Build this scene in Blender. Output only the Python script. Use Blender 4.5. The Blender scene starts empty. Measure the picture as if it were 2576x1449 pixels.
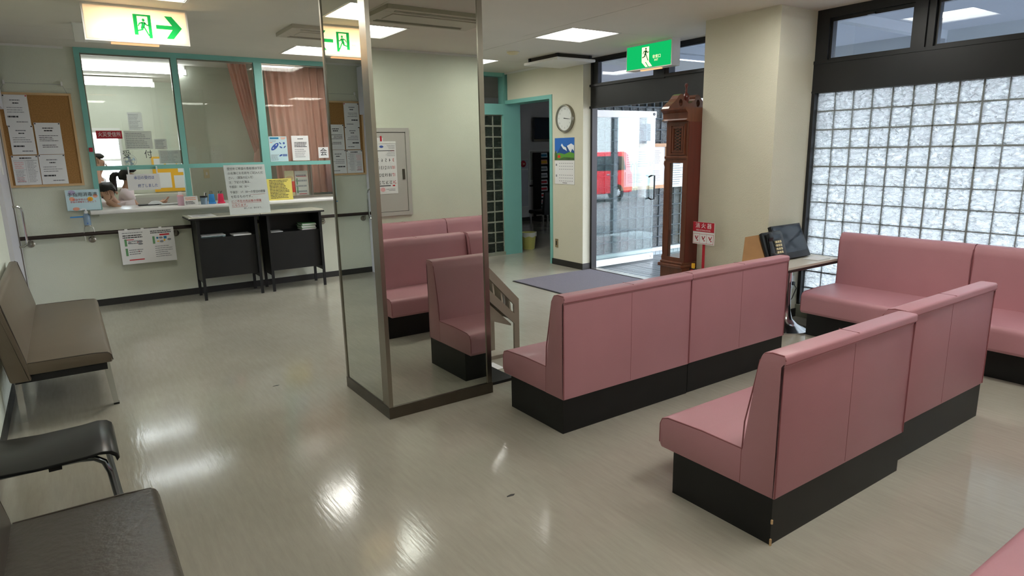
import bpy, bmesh, math, random
from mathutils import Vector, Matrix
S = bpy.context.scene
C = S.collection
PI = math.pi
random.seed(7)
# ------------------------------------------------------------------ camera
cd = bpy.data.cameras.new('camera'); cam = bpy.data.objects.new('camera', cd); C.objects.link(cam)
CH, YAW, PITCH, ROLL, FPX = 1.6267, -0.5994, -0.2093, -0.0202, 1621.87
_f = Vector((-math.sin(YAW)*math.cos(PITCH), math.cos(YAW)*math.cos(PITCH), math.sin(PITCH)))
_r = Vector((math.cos(YAW), math.sin(YAW), 0)); _u = _r.cross(_f)
_c, _s = math.cos(ROLL), math.sin(ROLL)
_R = _c*_r + _s*_u; _U = -_s*_r + _c*_u
cam.matrix_world = Matrix(((_R.x, _U.x, -_f.x, 0), (_R.y, _U.y, -_f.y, 0), (_R.z, _U.z, -_f.z, CH), (0, 0, 0, 1)))
cd.sensor_fit = 'HORIZONTAL'; cd.sensor_width = 36; cd.lens = 36*FPX/2576; cd.clip_start = 0.05; cd.clip_end = 300
S.camera = cam
# ------------------------------------------------------------------ world, sun, exposure
W = bpy.data.worlds.new('sky'); S.world = W; W.use_nodes = True
bg = W.node_tree.nodes['Background']; bg.inputs[0].default_value = (0.80, 0.89, 1.0, 1); bg.inputs[1].default_value = 8.2
sl = bpy.data.lights.new('sun', 'SUN'); sl.energy = 7.0; sl.angle = 0.03; sl.color = (1, .95, .87)
sun = bpy.data.objects.new('sun_offscreen', sl); C.objects.link(sun)
sun.rotation_euler = Vector((0.28, -0.62, -0.80)).to_track_quat('-Z', 'Y').to_euler()
PANEL = 13.0      # ceiling panel lamps
TUBE = 11.0       # reception fluorescent tubes
S.view_settings.view_transform = 'Standard'; S.view_settings.look = 'None'
S.view_settings.exposure = 0.52; S.view_settings.gamma = 1.0; S.view_settings.use_curve_mapping = False

# ------------------------------------------------------------------ materials
def lin(c):
    if isinstance(c, str): c = [int(c[i:i+2], 16)/255 for i in (0, 2, 4)]
    return tuple((x/12.92 if x <= .04045 else ((x+.055)/1.055)**2.4) for x in c)
MATS = {}
def nodes(name):
    m = bpy.data.materials.new(name); m.use_nodes = True
    nt = m.node_tree; return m, nt, nt.nodes['Principled BSDF'], nt.nodes['Material Output']
def mat(name, col, rough=.5, metal=0., var=0., vs=6., bump=0., bs=60., stretch=None, spec=.5, coat=0., trans=0., ior=1.45, emit=0., col2=None):
    if name in MATS: return MATS[name]
    m, nt, b, out = nodes(name); L = nt.links
    c = lin(col); b.inputs['Base Color'].default_value = (*c, 1)
    b.inputs['Roughness'].default_value = rough; b.inputs['Metallic'].default_value = metal
    b.inputs['Specular IOR Level'].default_value = spec; b.inputs['Coat Weight'].default_value = coat; b.inputs['Coat Roughness'].default_value = .12
    b.inputs['Transmission Weight'].default_value = trans; b.inputs['IOR'].default_value = ior
    if emit: b.inputs['Emission Color'].default_value = (*c, 1); b.inputs['Emission Strength'].default_value = emit
    tc = nt.nodes.new('ShaderNodeTexCoord'); mp = nt.nodes.new('ShaderNodeMapping'); L.new(tc.outputs['Object'], mp.inputs[0])
    if stretch: mp.inputs['Scale'].default_value = stretch
    if var:
        n = nt.nodes.new('ShaderNodeTexNoise'); n.inputs['Scale'].default_value = vs; n.inputs['Detail'].default_value = 5; L.new(mp.outputs[0], n.inputs[0])
        r = nt.nodes.new('ShaderNodeValToRGB'); e = r.color_ramp.elements; e[0].position = .3; e[1].position = .7
        d = lin(col2) if col2 else tuple(x*(1-var) for x in c)
        e[0].color = (*d, 1); e[1].color = (*(min(1, x*(1+var*.5)) for x in c), 1) if not col2 else (*c, 1)
        L.new(n.outputs[0], r.inputs[0]); L.new(r.outputs[0], b.inputs['Base Color'])
    if bump:
        n = nt.nodes.new('ShaderNodeTexNoise'); n.inputs['Scale'].default_value = bs; n.inputs['Detail'].default_value = 3; L.new(mp.outputs[0], n.inputs[0])
        bp = nt.nodes.new('ShaderNodeBump'); bp.inputs['Strength'].default_value = bump; bp.inputs['Distance'].default_value = .01
        L.new(n.outputs[0], bp.inputs['Height']); L.new(bp.outputs[0], b.inputs['Normal'])
    MATS[name] = m; return m
def emis(name, col, s):
    if name in MATS: return MATS[name]
    m, nt, b, out = nodes(name); e = nt.nodes.new('ShaderNodeEmission'); e.inputs[0].default_value = (*lin(col), 1); e.inputs[1].default_value = s
    nt.links.new(e.outputs[0], out.inputs[0]); MATS[name] = m; return m
def glass(name, tint='F2F8F6', ior=1.5, boost=0.):
    """sheet glass: see-through with mirror-like reflection growing at grazing angles"""
    if name in MATS: return MATS[name]
    m, nt, b, out = nodes(name); L = nt.links
    t = nt.nodes.new('ShaderNodeBsdfTransparent'); t.inputs[0].default_value = (*lin(tint), 1)
    g = nt.nodes.new('ShaderNodeBsdfGlossy'); g.inputs['Roughness'].default_value = 0.0; g.inputs[0].default_value = (1, 1, 1, 1)
    lw = nt.nodes.new('ShaderNodeLayerWeight'); pw = nt.nodes.new('ShaderNodeMath'); pw.operation = 'POWER'; pw.inputs[1].default_value = 4.5; L.new(lw.outputs['Facing'], pw.inputs[0])
    lw.inputs[0].default_value = .5; r0 = ((ior-1)/(ior+1))**2+boost
    a = nt.nodes.new('ShaderNodeMath'); a.operation = 'MULTIPLY_ADD'; a.use_clamp = True; a.inputs[1].default_value = 1-r0; a.inputs[2].default_value = r0; L.new(pw.outputs[0], a.inputs[0])
    x = nt.nodes.new('ShaderNodeMixShader'); L.new(a.outputs[0], x.inputs[0]); L.new(t.outputs[0], x.inputs[1]); L.new(g.outputs[0], x.inputs[2]); L.new(x.outputs[0], out.inputs[0])
    MATS[name] = m; return m
def block_glass(name, tint, tmix=.55, diff=0.):
    """cast glass block: wavy face, part diffusing, part clear"""
    if name in MATS: return MATS[name]
    m, nt, b, out = nodes(name); L = nt.links
    tc = nt.nodes.new('ShaderNodeTexCoord'); mp = nt.nodes.new('ShaderNodeMapping'); L.new(tc.outputs['Object'], mp.inputs[0])
    oi = nt.nodes.new('ShaderNodeObjectInfo'); sc = nt.nodes.new('ShaderNodeVectorMath'); sc.operation = 'SCALE'; sc.inputs[0].default_value = (9, 7, 5)
    L.new(oi.outputs['Random'], sc.inputs['Scale']); L.new(sc.outputs[0], mp.inputs['Location']); mp.inputs['Scale'].default_value = (1, 1, 1.7)
    n = nt.nodes.new('ShaderNodeTexNoise'); n.inputs['Scale'].default_value = 26; n.inputs['Detail'].default_value = 2; n.inputs['Distortion'].default_value = 1.2; L.new(mp.outputs[0], n.inputs[0])
    bp = nt.nodes.new('ShaderNodeBump'); bp.inputs['Strength'].default_value = 1.; bp.inputs['Distance'].default_value = .03; L.new(n.outputs[0], bp.inputs['Height'])
    tl = nt.nodes.new('ShaderNodeBsdfTranslucent'); tl.inputs[0].default_value = (*lin(tint), 1); L.new(bp.outputs[0], tl.inputs['Normal'])
    gl = nt.nodes.new('ShaderNodeBsdfRefraction'); gl.inputs[0].default_value = (*lin(tint), 1); gl.inputs['Roughness'].default_value = .12; gl.inputs['IOR'].default_value = 1.25; L.new(bp.outputs[0], gl.inputs['Normal'])
    x = nt.nodes.new('ShaderNodeMixShader'); x.inputs[0].default_value = tmix; L.new(gl.outputs[0], x.inputs[1]); L.new(tl.outputs[0], x.inputs[2])
    if diff:
        df = nt.nodes.new('ShaderNodeBsdfDiffuse'); df.inputs[0].default_value = (*lin(tint), 1); L.new(bp.outputs[0], df.inputs['Normal'])
        x2 = nt.nodes.new('ShaderNodeMixShader'); x2.inputs[0].default_value = diff; L.new(x.outputs[0], x2.inputs[1]); L.new(df.outputs[0], x2.inputs[2]); x = x2
    gs = nt.nodes.new('ShaderNodeBsdfGlossy'); gs.inputs['Roughness'].default_value = .06; L.new(bp.outputs[0], gs.inputs['Normal'])
    fr = nt.nodes.new('ShaderNodeFresnel'); fr.inputs[0].default_value = 1.4; L.new(bp.outputs[0], fr.inputs['Normal'])
    y = nt.nodes.new('ShaderNodeMixShader'); L.new(fr.outputs[0], y.inputs[0]); L.new(x.outputs[0], y.inputs[1]); L.new(gs.outputs[0], y.inputs[2])
    L.new(y.outputs[0], out.inputs[0]); MATS[name] = m; return m
def sheer(name, col, t=.5):
    if name in MATS: return MATS[name]
    m, nt, b, out = nodes(name); L = nt.links; b.inputs['Base Color'].default_value = (*lin(col), 1); b.inputs['Roughness'].default_value = .9
    tl = nt.nodes.new('ShaderNodeBsdfTranslucent'); tl.inputs[0].default_value = (*lin(col), 1)
    x = nt.nodes.new('ShaderNodeMixShader'); x.inputs[0].default_value = t; L.new(b.outputs[0], x.inputs[1]); L.new(tl.outputs[0], x.inputs[2]); L.new(x.outputs[0], out.inputs[0])
    MATS[name] = m; return m
def floor_mat():
    m, nt, b, out = nodes('vinyl_floor'); L = nt.links
    tc = nt.nodes.new('ShaderNodeTexCoord'); mp = nt.nodes.new('ShaderNodeMapping'); mp.inputs['Scale'].default_value = (9, 1.0, 1); L.new(tc.outputs['Object'], mp.inputs[0])
    n = nt.nodes.new('ShaderNodeTexNoise'); n.inputs['Scale'].default_value = 5; n.inputs['Detail'].default_value = 8; n.inputs['Roughness'].default_value = .65; L.new(mp.outputs[0], n.inputs[0])
    r = nt.nodes.new('ShaderNodeValToRGB'); e = r.color_ramp.elements; e[0].position = .3; e[1].position = .72
    e[0].color = (*lin('ABA69B'), 1); e[1].color = (*lin('B6B1A6'), 1); L.new(n.outputs[0], r.inputs[0])
    n2 = nt.nodes.new('ShaderNodeTexNoise'); n2.inputs['Scale'].default_value = 1.3; n2.inputs['Detail'].default_value = 4; L.new(tc.outputs['Object'], n2.inputs[0])
    mx = nt.nodes.new('ShaderNodeMix'); mx.data_type = 'RGBA'; mx.blend_type = 'MULTIPLY'; mx.inputs[0].default_value = .35
    L.new(r.outputs[0], mx.inputs[6]); L.new(n2.outputs[0], mx.inputs[7])
    g = nt.nodes.new('ShaderNodeMix'); g.data_type = 'RGBA'; g.blend_type = 'MULTIPLY'; g.inputs[0].default_value = 1; g.inputs[7].default_value = (1.12, 1.12, 1.1, 1); L.new(mx.outputs[2], g.inputs[6])
    L.new(g.outputs[2], b.inputs['Base Color'])
    rr = nt.nodes.new('ShaderNodeMapRange'); rr.inputs[3].default_value = .06; rr.inputs[4].default_value = .16; L.new(n2.outputs[0], rr.inputs[0]); L.new(rr.outputs[0], b.inputs['Roughness'])
    b.inputs['Specular IOR Level'].default_value = .45
    nb = nt.nodes.new('ShaderNodeTexNoise'); nb.inputs['Scale'].default_value = 7; nb.inputs['Detail'].default_value = 6; L.new(mp.outputs[0], nb.inputs[0])
    bp = nt.nodes.new('ShaderNodeBump'); bp.inputs['Strength'].default_value = .055; bp.inputs['Distance'].default_value = .01; L.new(nb.outputs[0], bp.inputs['Height']); L.new(bp.outputs[0], b.inputs['Normal'])
    MATS['vinyl_floor'] = m; return m
floor_mat()
mat('wall', 'D5D8C7', .85, bump=.28, bs=140, var=.03, vs=2)
mat('wall_beige', 'D5D2BE', .85, bump=.35, bs=130, var=.03, vs=2)
mat('wall_room', 'D6D0CE', .85, bump=.2, bs=120)
mat('ceil', 'DAD5C9', .95, bump=.25, bs=220, var=.05, vs=1.2)
mat('partition', 'C6C5BA', .8)
mat('teal', '7FBDB4', .45, var=.04, vs=3);
mat('black_frame', '1E1F21', .38, var=.2, vs=4); mat('black_board', '141516', .45, var=.3, vs=5)
mat('skirt', '2B2A28', .5); mat('steel', '9A958A', .28, 1., var=.08, vs=3, stretch=(1, 1, .1)); mat('steel_dark', '6B655C', .35, 1., var=.1)
mat('chrome', 'D8DADC', .12, 1.); mat('chrome_dark', '8C939B', .16, 1.); mat('white_paint', 'E4E2DC', .45); mat('white_gloss', 'E9E9E6', .25)
mat('mirror', 'D9DED8', 0.0, 1.)
mat('pink', 'BC8790', .42, var=.06, vs=2.2, bump=.16, bs=380, coat=.06); mat('pink_seam', '8F555B', .5)
mat('brown_vinyl', '6D6152', .36, var=.08, vs=3, bump=.15, bs=320); mat('brown_dark', '4A423A', .36, var=.1, vs=3, bump=.25, bs=30)
mat('black_plastic', '17181A', .3); mat('black_matte', '1B1B1C', .6); mat('dark_rail', '2D211D', .4, var=.15)
mat('paper', 'E6E6E6', .6); mat('paper_blue', 'C5DFE6', .5); mat('paper_yellow', 'E3D46B', .55); mat('ink', '35363B', .6); mat('ink_mid', '55575E', .6); mat('ink_grey', '8A8C92', .6); mat('ink_red', 'C8323C', .6); mat('ink_blue', '3F5DA8', .6); mat('ink_green', '6C9F70', .6); mat('ink_teal', '2F7FA8', .6)
mat('ink_white', 'F2F2F2', .5); mat('red_sign', 'B81F32', .4); mat('orange_ink', 'EDA98E', .6); mat('lilac_ink', 'B9B0D2', .6); mat('yellow_ink', 'F2B933', .6); mat('pink_ink', 'EBB2B5', .6)
mat('cork', 'A77C48', .9, var=.25, vs=90, bump=.3, bs=200); mat('light_wood', 'D3B184', .5, var=.12, vs=8, stretch=(1, 1, .2)); mat('board_wood', 'B98B62', .5, var=.15, vs=10)
mat('clock_wood', '693A26', .32, var=.25, vs=7, stretch=(3, 3, .35), coat=.3); mat('clock_red', '5E231B', .3, var=.2, vs=6, stretch=(3, 3, .35), coat=.3); mat('clock_dark', '2A1812', .5)
mat('box_wood', 'C99C6C', .55, var=.06, vs=14); mat('table_top', 'CFC9BC', .3, var=.04, vs=4); mat('desk_top', 'C9C7B8', .25)
mat('carpet', '78737C', 1., var=.4, vs=160, bump=.8, bs=260); mat('carpet_edge', '2B2B2E', .9)
mat('bin_yellow', 'E3DF84', .45); mat('bag', 'EDEFEA', .3, trans=.3); mat('dark_green', '22332F', .4)
mat('blue_plastic', '3F8FD4', .35); mat('red_plastic', 'E0365A', .35); mat('sanit', 'A9C4DE', .15, trans=.55); mat('sanit_cap', 'EEEFF2', .3); mat('pink_box', 'D9B4C4', .5)
mat('mortar', '868C8A', .8); mat('mortar_warm', '8D9182', .8); mat('tile_grey', '5E6468', .3, var=.2, vs=6); mat('tile_joint', 'B8BEC0', .8); mat('tile_wall', 'A9B4B8', .35)
mat('skin', 'C99C82', .5); mat('uniform', 'E2D3D4', .8, bump=.1, bs=30); mat('white_cloth', 'ECECF0', .8); mat('hair', '18130F', .45, var=.2, vs=40)
mat('lavender', 'C4C2C8', .4, var=.03); mat('door_grey', 'BAB6B0', .4); sheer('curtain', 'E8B5A4', .3);
mat('car_red', 'D2202E', .2, coat=.6); mat('car_orange', 'D9402A', .5); mat('car_glass', '1E2328', .08); mat('tyre', '1A1A1A', .8); mat('alloy', 'D5D7DA', .3, .8)
mat('asphalt', '6E6F72', .95, var=.12, vs=3); mat('house', 'C9CCCE', .8); mat('roof_ext', 'B9BCC2', .7); mat('fence_ext', 'C9CDB8', .7); mat('leaf', '4C6B3E', .7, var=.4, vs=12)
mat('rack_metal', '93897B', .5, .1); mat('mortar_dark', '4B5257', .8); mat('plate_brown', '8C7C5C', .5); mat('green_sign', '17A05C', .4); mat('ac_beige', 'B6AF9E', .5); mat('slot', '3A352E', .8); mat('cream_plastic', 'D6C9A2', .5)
mat('screen', '2B3540', .12); mat('sky_blue', '2E6FC4', .6); mat('mount_blue', '24508F', .6); mat('grass', '5E9A3A', .7); mat('snow', 'E8ECF2', .6)
glass('pane', 'FAFCFB', 1.5); glass('pane_door', 'E2EEEE', 1.55, .05); glass('pane_dark', 'D5DBE2', 1.5, .03)
block_glass('block_day', 'FBFEFE', .85); block_glass('block_far', 'D6E6DC', .45); block_glass('block_out', 'F4F9FB', .8, .1)
sheer('paper_thin', 'ECECE8', .5); sheer('poly', '8F9194', .7); sheer('blind', 'F4F4F4', .6); sheer('sign_face', 'FFFAF2', .75); sheer('sign_green', '18A860', .6)
emis('panel_on', 'FFFDF5', PANEL); emis('tube_on', 'F6FBFF', TUBE); emis('sign_tube', 'FFD9B0', 15); emis('sign_lit', 'FFE9BE', 1.15); emis('sign_lit_green', '0FA558', 1.0); emis('strip_on', 'FFC08A', .9)

# ------------------------------------------------------------------ mesh helpers
class MB:
    def __init__(s): s.v = []; s.f = []; s.m = []; s.sm = []; s.k = 0; s.mats = []
    def use(s, name):
        if name not in s.mats: s.mats.append(name)
        s.k = s.mats.index(name); return s
    def add(s, vs, fs, smooth=False):
        o = len(s.v); s.v += [tuple(v) for v in vs]
        for f in fs: s.f.append([i+o for i in f]); s.m.append(s.k); s.sm.append(smooth)
        return s
    def box(s, x0, x1, y0, y1, z0, z1, bev=0.):
        s.nb = getattr(s, 'nb', -1)+1; j = (s.nb % 9)*.0003; x0, x1, y0, y1, z0, z1 = x0-j, x1+j, y0-j, y1+j, z0-j, z1+j      # keeps touching boxes of one mesh from sharing faces
        if bev <= 0:
            vs = [(x, y, z) for z in (z0, z1) for y in (y0, y1) for x in (x0, x1)]
            return s.add(vs, [(0, 2, 3, 1), (4, 5, 7, 6), (0, 1, 5, 4), (2, 6, 7, 3), (0, 4, 6, 2), (1, 3, 7, 5)])
        bm = bmesh.new(); bmesh.ops.create_cube(bm, size=1)
        for v in bm.verts: v.co = Vector(((x0+x1)/2+v.co.x*(x1-x0), (y0+y1)/2+v.co.y*(y1-y0), (z0+z1)/2+v.co.z*(z1-z0)))
        bmesh.ops.bevel(bm, geom=bm.edges[:], offset=bev, segments=2, affect='EDGES', profile=.5)
        return s.frombm(bm)
    def frombm(s, bm, smooth=False):
        bm.verts.index_update(); s.add([v.co[:] for v in bm.verts], [[v.index for v in f.verts] for f in bm.faces], smooth); bm.free(); return s
    def quad(s, a, b, c, d): return s.add([a, b, c, d], [(0, 1, 2, 3)])
    def tube(s, pts, r, n=8, caps=True):
        pts = [Vector(p) for p in pts]; rr = r if isinstance(r, (list, tuple)) else [r]*len(pts); vs = []; fs = []
        ref = None
        for i, p in enumerate(pts):
            d = (pts[min(i+1, len(pts)-1)]-pts[max(i-1, 0)]).normalized()
            if ref is None: ref = Vector((0, 0, 1)) if abs(d.z) < .9 else Vector((1, 0, 0))
            a = d.cross(ref) if i == 0 else pa-d*pa.dot(d)
            if a.length < 1e-4: a = d.orthogonal()
            a.normalize(); b = d.cross(a).normalized(); pa = a
            for j in range(n):
                t = 2*PI*j/n; vs.append(p+(a*math.cos(t)+b*math.sin(t))*rr[i])
        for i in range(len(pts)-1):
            for j in range(n): fs.append((i*n+j, i*n+(j+1) % n, (i+1)*n+(j+1) % n, (i+1)*n+j))
        if caps: fs.append(tuple(range(n))[::-1]); fs.append(tuple((len(pts)-1)*n+j for j in range(n)))
        return s.add(vs, fs, True)
    def lathe(s, prof, cx=0, cy=0, n=24, axis='z', cz=0):
        vs = []; fs = []
        for r, z in prof:
            for j in range(n):
                t = 2*PI*j/n; a, b = r*math.cos(t), r*math.sin(t)
                vs.append({'z': (cx+a, cy+b, cz+z), 'y': (cx+a, cy+z, cz+b), 'x': (cx+z, cy+a, cz+b)}[axis])
        for i in range(len(prof)-1):
            for j in range(n):
                q = (i*n+j, i*n+(j+1) % n, (i+1)*n+(j+1) % n, (i+1)*n+j); fs.append(q if axis != 'y' else q[::-1])
        fs.append(tuple(range(n))[::-1] if axis != 'y' else tuple(range(n))); e = tuple((len(prof)-1)*n+j for j in range(n)); fs.append(e if axis != 'y' else e[::-1])
        return s.add(vs, fs, True)
    def prism(s, poly, a0, a1, axis='x', er=0.):
        """poly: (p,q) outline; axis x -> (y,z), y -> (x,z), z -> (x,y); er rounds the ends"""
        n = len(poly); ar = sum(poly[i][0]*poly[(i+1) % n][1]-poly[(i+1) % n][0]*poly[i][1] for i in range(n))
        if ar < 0: poly = poly[::-1]
        def inset(d):
            if d == 0: return poly
            o = []
            for i in range(n):
                p0, p1, p2 = Vector(poly[i-1]), Vector(poly[i]), Vector(poly[(i+1) % n])
                e1 = (p1-p0).normalized(); e2 = (p2-p1).normalized(); n1 = Vector((-e1.y, e1.x)); n2 = Vector((-e2.y, e2.x))
                b = (n1+n2); b = b/max(.3, b.dot(n1)) if b.length > 1e-6 else n1
                o.append((p1.x+b.x*d, p1.y+b.y*d))
            return o
        secs = [(a0, 0.), (a1, 0.)] if er <= 0 else [(a0, er), (a0+er*.3, er*.3), (a0+er, 0), (a1-er, 0), (a1-er*.3, er*.3), (a1, er)]
        vs = []; fs = []
        for a, d in secs:
            for p, q in inset(d): vs.append({'x': (a, p, q), 'y': (p, a, q), 'z': (p, q, a)}[axis])
        flip = axis == 'y'
        for i in range(len(secs)-1):
            for j in range(n):
                q = (i*n+j, i*n+(j+1) % n, (i+1)*n+(j+1) % n, (i+1)*n+j); fs.append(q[::-1] if flip else q)
        lo = tuple(range(n))[::-1]; hi = tuple((len(secs)-1)*n+j for j in range(n))
        fs.append(lo[::-1] if flip else lo); fs.append(hi[::-1] if flip else hi)
        return s.add(vs, fs, er > 0)
    def mesh(s, name):
        me = bpy.data.meshes.new(name); me.from_pydata(s.v, [], s.f)
        for nm in s.mats: me.materials.append(MATS[nm])
        for p, k, sm in zip(me.polygons, s.m, s.sm): p.material_index = k; p.use_smooth = sm
        if any(s.sm): me.set_sharp_from_angle(angle=.75)
        me.update(); return me
    def build(s, name, parent=None, loc=None):
        o = bpy.data.objects.new(name, s.mesh(name)); C.objects.link(o)
        if parent: o.parent = parent
        if loc: o.location = loc
        return o
def mb(m): return MB().use(m)
def tag(o, label=None, cat=None, group=None, kind=None):
    if label: o['label'] = label
    if cat: o['category'] = cat
    if group: o['group'] = group
    if kind: o['kind'] = kind
    return o
def thing(name, label, cat, loc=(0, 0, 0), rz=0., group=None, rx=0.):
    o = bpy.data.objects.new(name, None); C.objects.link(o); o.empty_display_size = .1
    o.location = loc; o.rotation_euler = (rx, 0, rz); return tag(o, label, cat, group)
def struct(o, label=None, cat=None): return tag(o, label, cat, kind='structure')
def copy_tree(o, parent=None, loc=None, rz=None, label=None, group=None):
    c = o.copy(); C.objects.link(c); c.parent = parent
    if loc: c.location = loc
    if rz is not None: c.rotation_euler[2] = rz
    if label: c['label'] = label
    if group: c['group'] = group
    for ch in list(o.children): copy_tree(ch, c)
    return c
def rpoly(pts, rad, n=5):
    """round the corners of an outline; rad: one radius per corner"""
    out = []; N = len(pts)
    for i in range(N):
        p0, p, p2 = Vector(pts[i-1]), Vector(pts[i]), Vector(pts[(i+1) % N]); r = rad[i] if isinstance(rad, (list, tuple)) else rad
        if r <= 0: out.append((p.x, p.y)); continue
        a = (p0-p).normalized(); b = (p2-p).normalized(); t = min(r/math.tan(max(.05, a.angle(b)/2)), (p0-p).length*.49, (p2-p).length*.49)
        s, e = p+a*t, p+b*t
        for k in range(n+1):
            u = k/n; q = s*(1-u)**2+p*2*u*(1-u)+e*u*u; out.append((q.x, q.y))
    return out
_TC = {}
def text_mesh(txt, size, depth=0., align='LEFT', bold=0., sx=1.):
    key = (txt, round(size, 4), align, bold, sx)
    if key in _TC: return _TC[key]
    cu = bpy.data.curves.new('txt', 'FONT'); cu.body = txt; cu.size = size; cu.align_x = align; cu.align_y = 'CENTER'; cu.resolution_u = 2; cu.offset = bold
    o = bpy.data.objects.new('txt', cu); C.objects.link(o); bpy.context.view_layer.update()
    me = bpy.data.meshes.new_from_object(o.evaluated_get(bpy.context.evaluated_depsgraph_get()))
    bpy.data.objects.remove(o); bpy.data.curves.remove(cu)
    for v in me.vertices: v.co = Vector((v.co.x*sx, -.0, v.co.y))       # stand it upright, facing -Y
    me.name = 'lettering'; _TC[key] = me; return me
def text(parent, txt, x, z, size, m='ink', y=-.003, align='CENTER', name='lettering', bold=0., sx=1., fit=None):
    me = text_mesh(txt, size, align=align, bold=bold, sx=sx).copy()
    if fit:
        w = max(v.co.x for v in me.vertices)-min(v.co.x for v in me.vertices)
        for v in me.vertices: v.co.x *= fit/w
    me.materials.clear(); me.materials.append(MATS[m])
    o = bpy.data.objects.new(name, me); C.objects.link(o); o.parent = parent; o.location = (x, y, z); return o
def rects(parent, name, m, rs, y=-.0015):
    """flat printed marks in the sheet's own plane: (x0,x1,z0,z1)"""
    b = mb(m)
    for x0, x1, z0, z1 in rs: b.quad((x0, y, z0), (x1, y, z0), (x1, y, z1), (x0, y, z1))
    return b.build(name, parent)
def polys(parent, name, m, ps, y=-.002):
    b = mb(m)
    for p in ps:
        ar = sum(p[i][0]*p[(i+1) % len(p)][1]-p[(i+1) % len(p)][0]*p[i][1] for i in range(len(p)))
        if ar < 0: p = p[::-1]
        b.add([(x, y, z) for x, z in p], [tuple(range(len(p)))])
    return b.build(name, parent)
def ell(cx, cz, rx, rz, n=18, rot=0): return [(cx+rx*math.cos(2*PI*i/n)*math.cos(rot)-rz*math.sin(2*PI*i/n)*math.sin(rot), cz+rx*math.cos(2*PI*i/n)*math.sin(rot)+rz*math.sin(2*PI*i/n)*math.cos(rot)) for i in range(n)]
def lines(w, z0, z1, n, x0=.1, x1=.9, h=.35, seed=0, ragged=.35):
    """rows of print too small to read, as short dashes"""
    R = random.Random(seed); out = []; st = (z1-z0)/n
    for i in range(n):
        zc = z1-(i+.5)*st; x = x0*w; end = (x1-ragged*R.random()*(x1-x0))*w
        while x < end:
            l = min(end-x, w*(.02+.10*R.random())); out.append((x, x+l, zc-st*h/2, zc+st*h/2)); x += l+w*.012
    return out
def sheet(name, label, cat, loc, w, h, rz=0., m='paper', t=.002, rx=0., group=None):
    """a paper or board: origin at its lower left corner, local X right, local Z up, front facing local -Y"""
    T = thing(name, label, cat, loc, rz, group, rx); mb(m).box(0, w, 0, t, 0, h).build('sheet', T); return T
# ================================================================== STRUCTURE
XL, XW, YR, ZC, PITCHB = -.49, 5.76, 8.515, 2.79, .164
YB = 11.8            # reception office back wall
struct(mb('vinyl_floor').box(-.6, 5.94, -2.3, 12.6, -.08, 0).box(5.94, 10.8, 7.16, 12.6, -.08, 0).build('floor'), 'beige vinyl floor with a waxed shine', 'floor')
for (fx, fy) in ((1.555, 2.355), (1.05, 4.62)):
    mb('skirt').prism([(fx, fy), (fx+.035, fy-.006), (fx+.05, fy+.004), (fx+.03, fy+.012), (fx+.005, fy+.008)], .0001, .0008, 'z').build('floor_nick', bpy.data.objects['floor'])
# ceiling with cut-outs for the recessed panel lamps
LAMPS = [(.645, 5.44), (2.59, 7.68), (4.59, 7.68), (4.59, 5.44)]                  # seen in the room
LAMPS_OFF = [(4.45, 2.98), (2.59, .9), (4.45, .9), (.645, .9)]                    # out of frame; their images stand in the reception glass and the mirror
LAMPS += LAMPS_OFF
LH = .31
cb = mb('ceil')
def ceil_area(x0, x1, y0, y1):
    ls = [l for l in LAMPS if x0 < l[0] < x1 and y0 < l[1] < y1]
    xs = sorted({x0, x1, *[l[0]-LH for l in ls], *[l[0]+LH for l in ls]}); ys = sorted({y0, y1, *[l[1]-LH for l in ls], *[l[1]+LH for l in ls]})
    for i in range(len(xs)-1):
        for j in range(len(ys)-1):
            mx, my = (xs[i]+xs[i+1])/2, (ys[j]+ys[j+1])/2
            if any(abs(mx-l[0]) < LH and abs(my-l[1]) < LH for l in ls): continue
            cb.box(xs[i], xs[i+1], ys[j], ys[j+1], ZC, ZC+.14)
ceil_area(-.6, 5.98, -2.3, 12.6); ceil_area(5.98, 10.8, 7.05, 12.6)
struct(cb.build('ceiling'), 'grey-beige textured ceiling', 'ceiling')
struct(mb('wall').box(-.62, XL, -2.3, 12.6, 0, ZC).build('wall_left'), 'pale wall on the side with the brown benches', 'wall')
# far wall with the reception opening and the glass block screen
struct(mb('wall').box(XL, .28, YR, YR+.12, 0, ZC).build('wall_far'), 'pale green wall with the cork board', 'wall')
struct(mb('wall').box(.28, 3.06, YR, YR+.12, 0, 1.037).build('wall_counter'), 'pale green wall under the reception counter', 'wall')
struct(mb('wall').box(3.06, 4.70, YR, YR+.12, 0, ZC).build('wall_middle'), 'pale green wall between reception window and glass block screen', 'wall')
struct(mb('wall_beige').box(XW, 6.0, 6.69, 7.40, 0, ZC).box(XW, 6.0, 7.40, 8.45, 2.345, ZC).build('wall_right'), 'beige wall that carries the round clock', 'wall')
struct(mb('wall_beige').box(5.187, 5.94, 3.475, 4.265, 0, ZC).build('wall_pillar'), 'thick beige textured pillar between entrance and window', 'pillar')
struct(mb('wall').box(1.5, 5.9, -.14, 0, 0, ZC).box(1.4, 1.5, -2.3, 0, 0, ZC).build('wall_near'), 'pale green wall behind the pink benches with the grey hatch', 'wall')
struct(mb('wall').box(-.6, 1.5, -2.42, -2.3, 0, ZC).build('wall_rear'), 'pale wall closing the passage', 'wall')
struct(mb('wall').box(-.6, .38, YB, YB+.1, 0, ZC).box(.38, .80, YB, YB+.1, 0, 1.2).box(.38, .80, YB, YB+.1, 2.06, ZC).box(.80, 3.4, YB, YB+.1, 0, ZC).build('wall_office'), 'office wall behind the reception', 'wall')
struct(mb('wall').box(1.42, 4.70, 9.6, 9.7, 0, ZC).build('wall_partition'), 'grey partition inside the reception office', 'wall')
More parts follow.
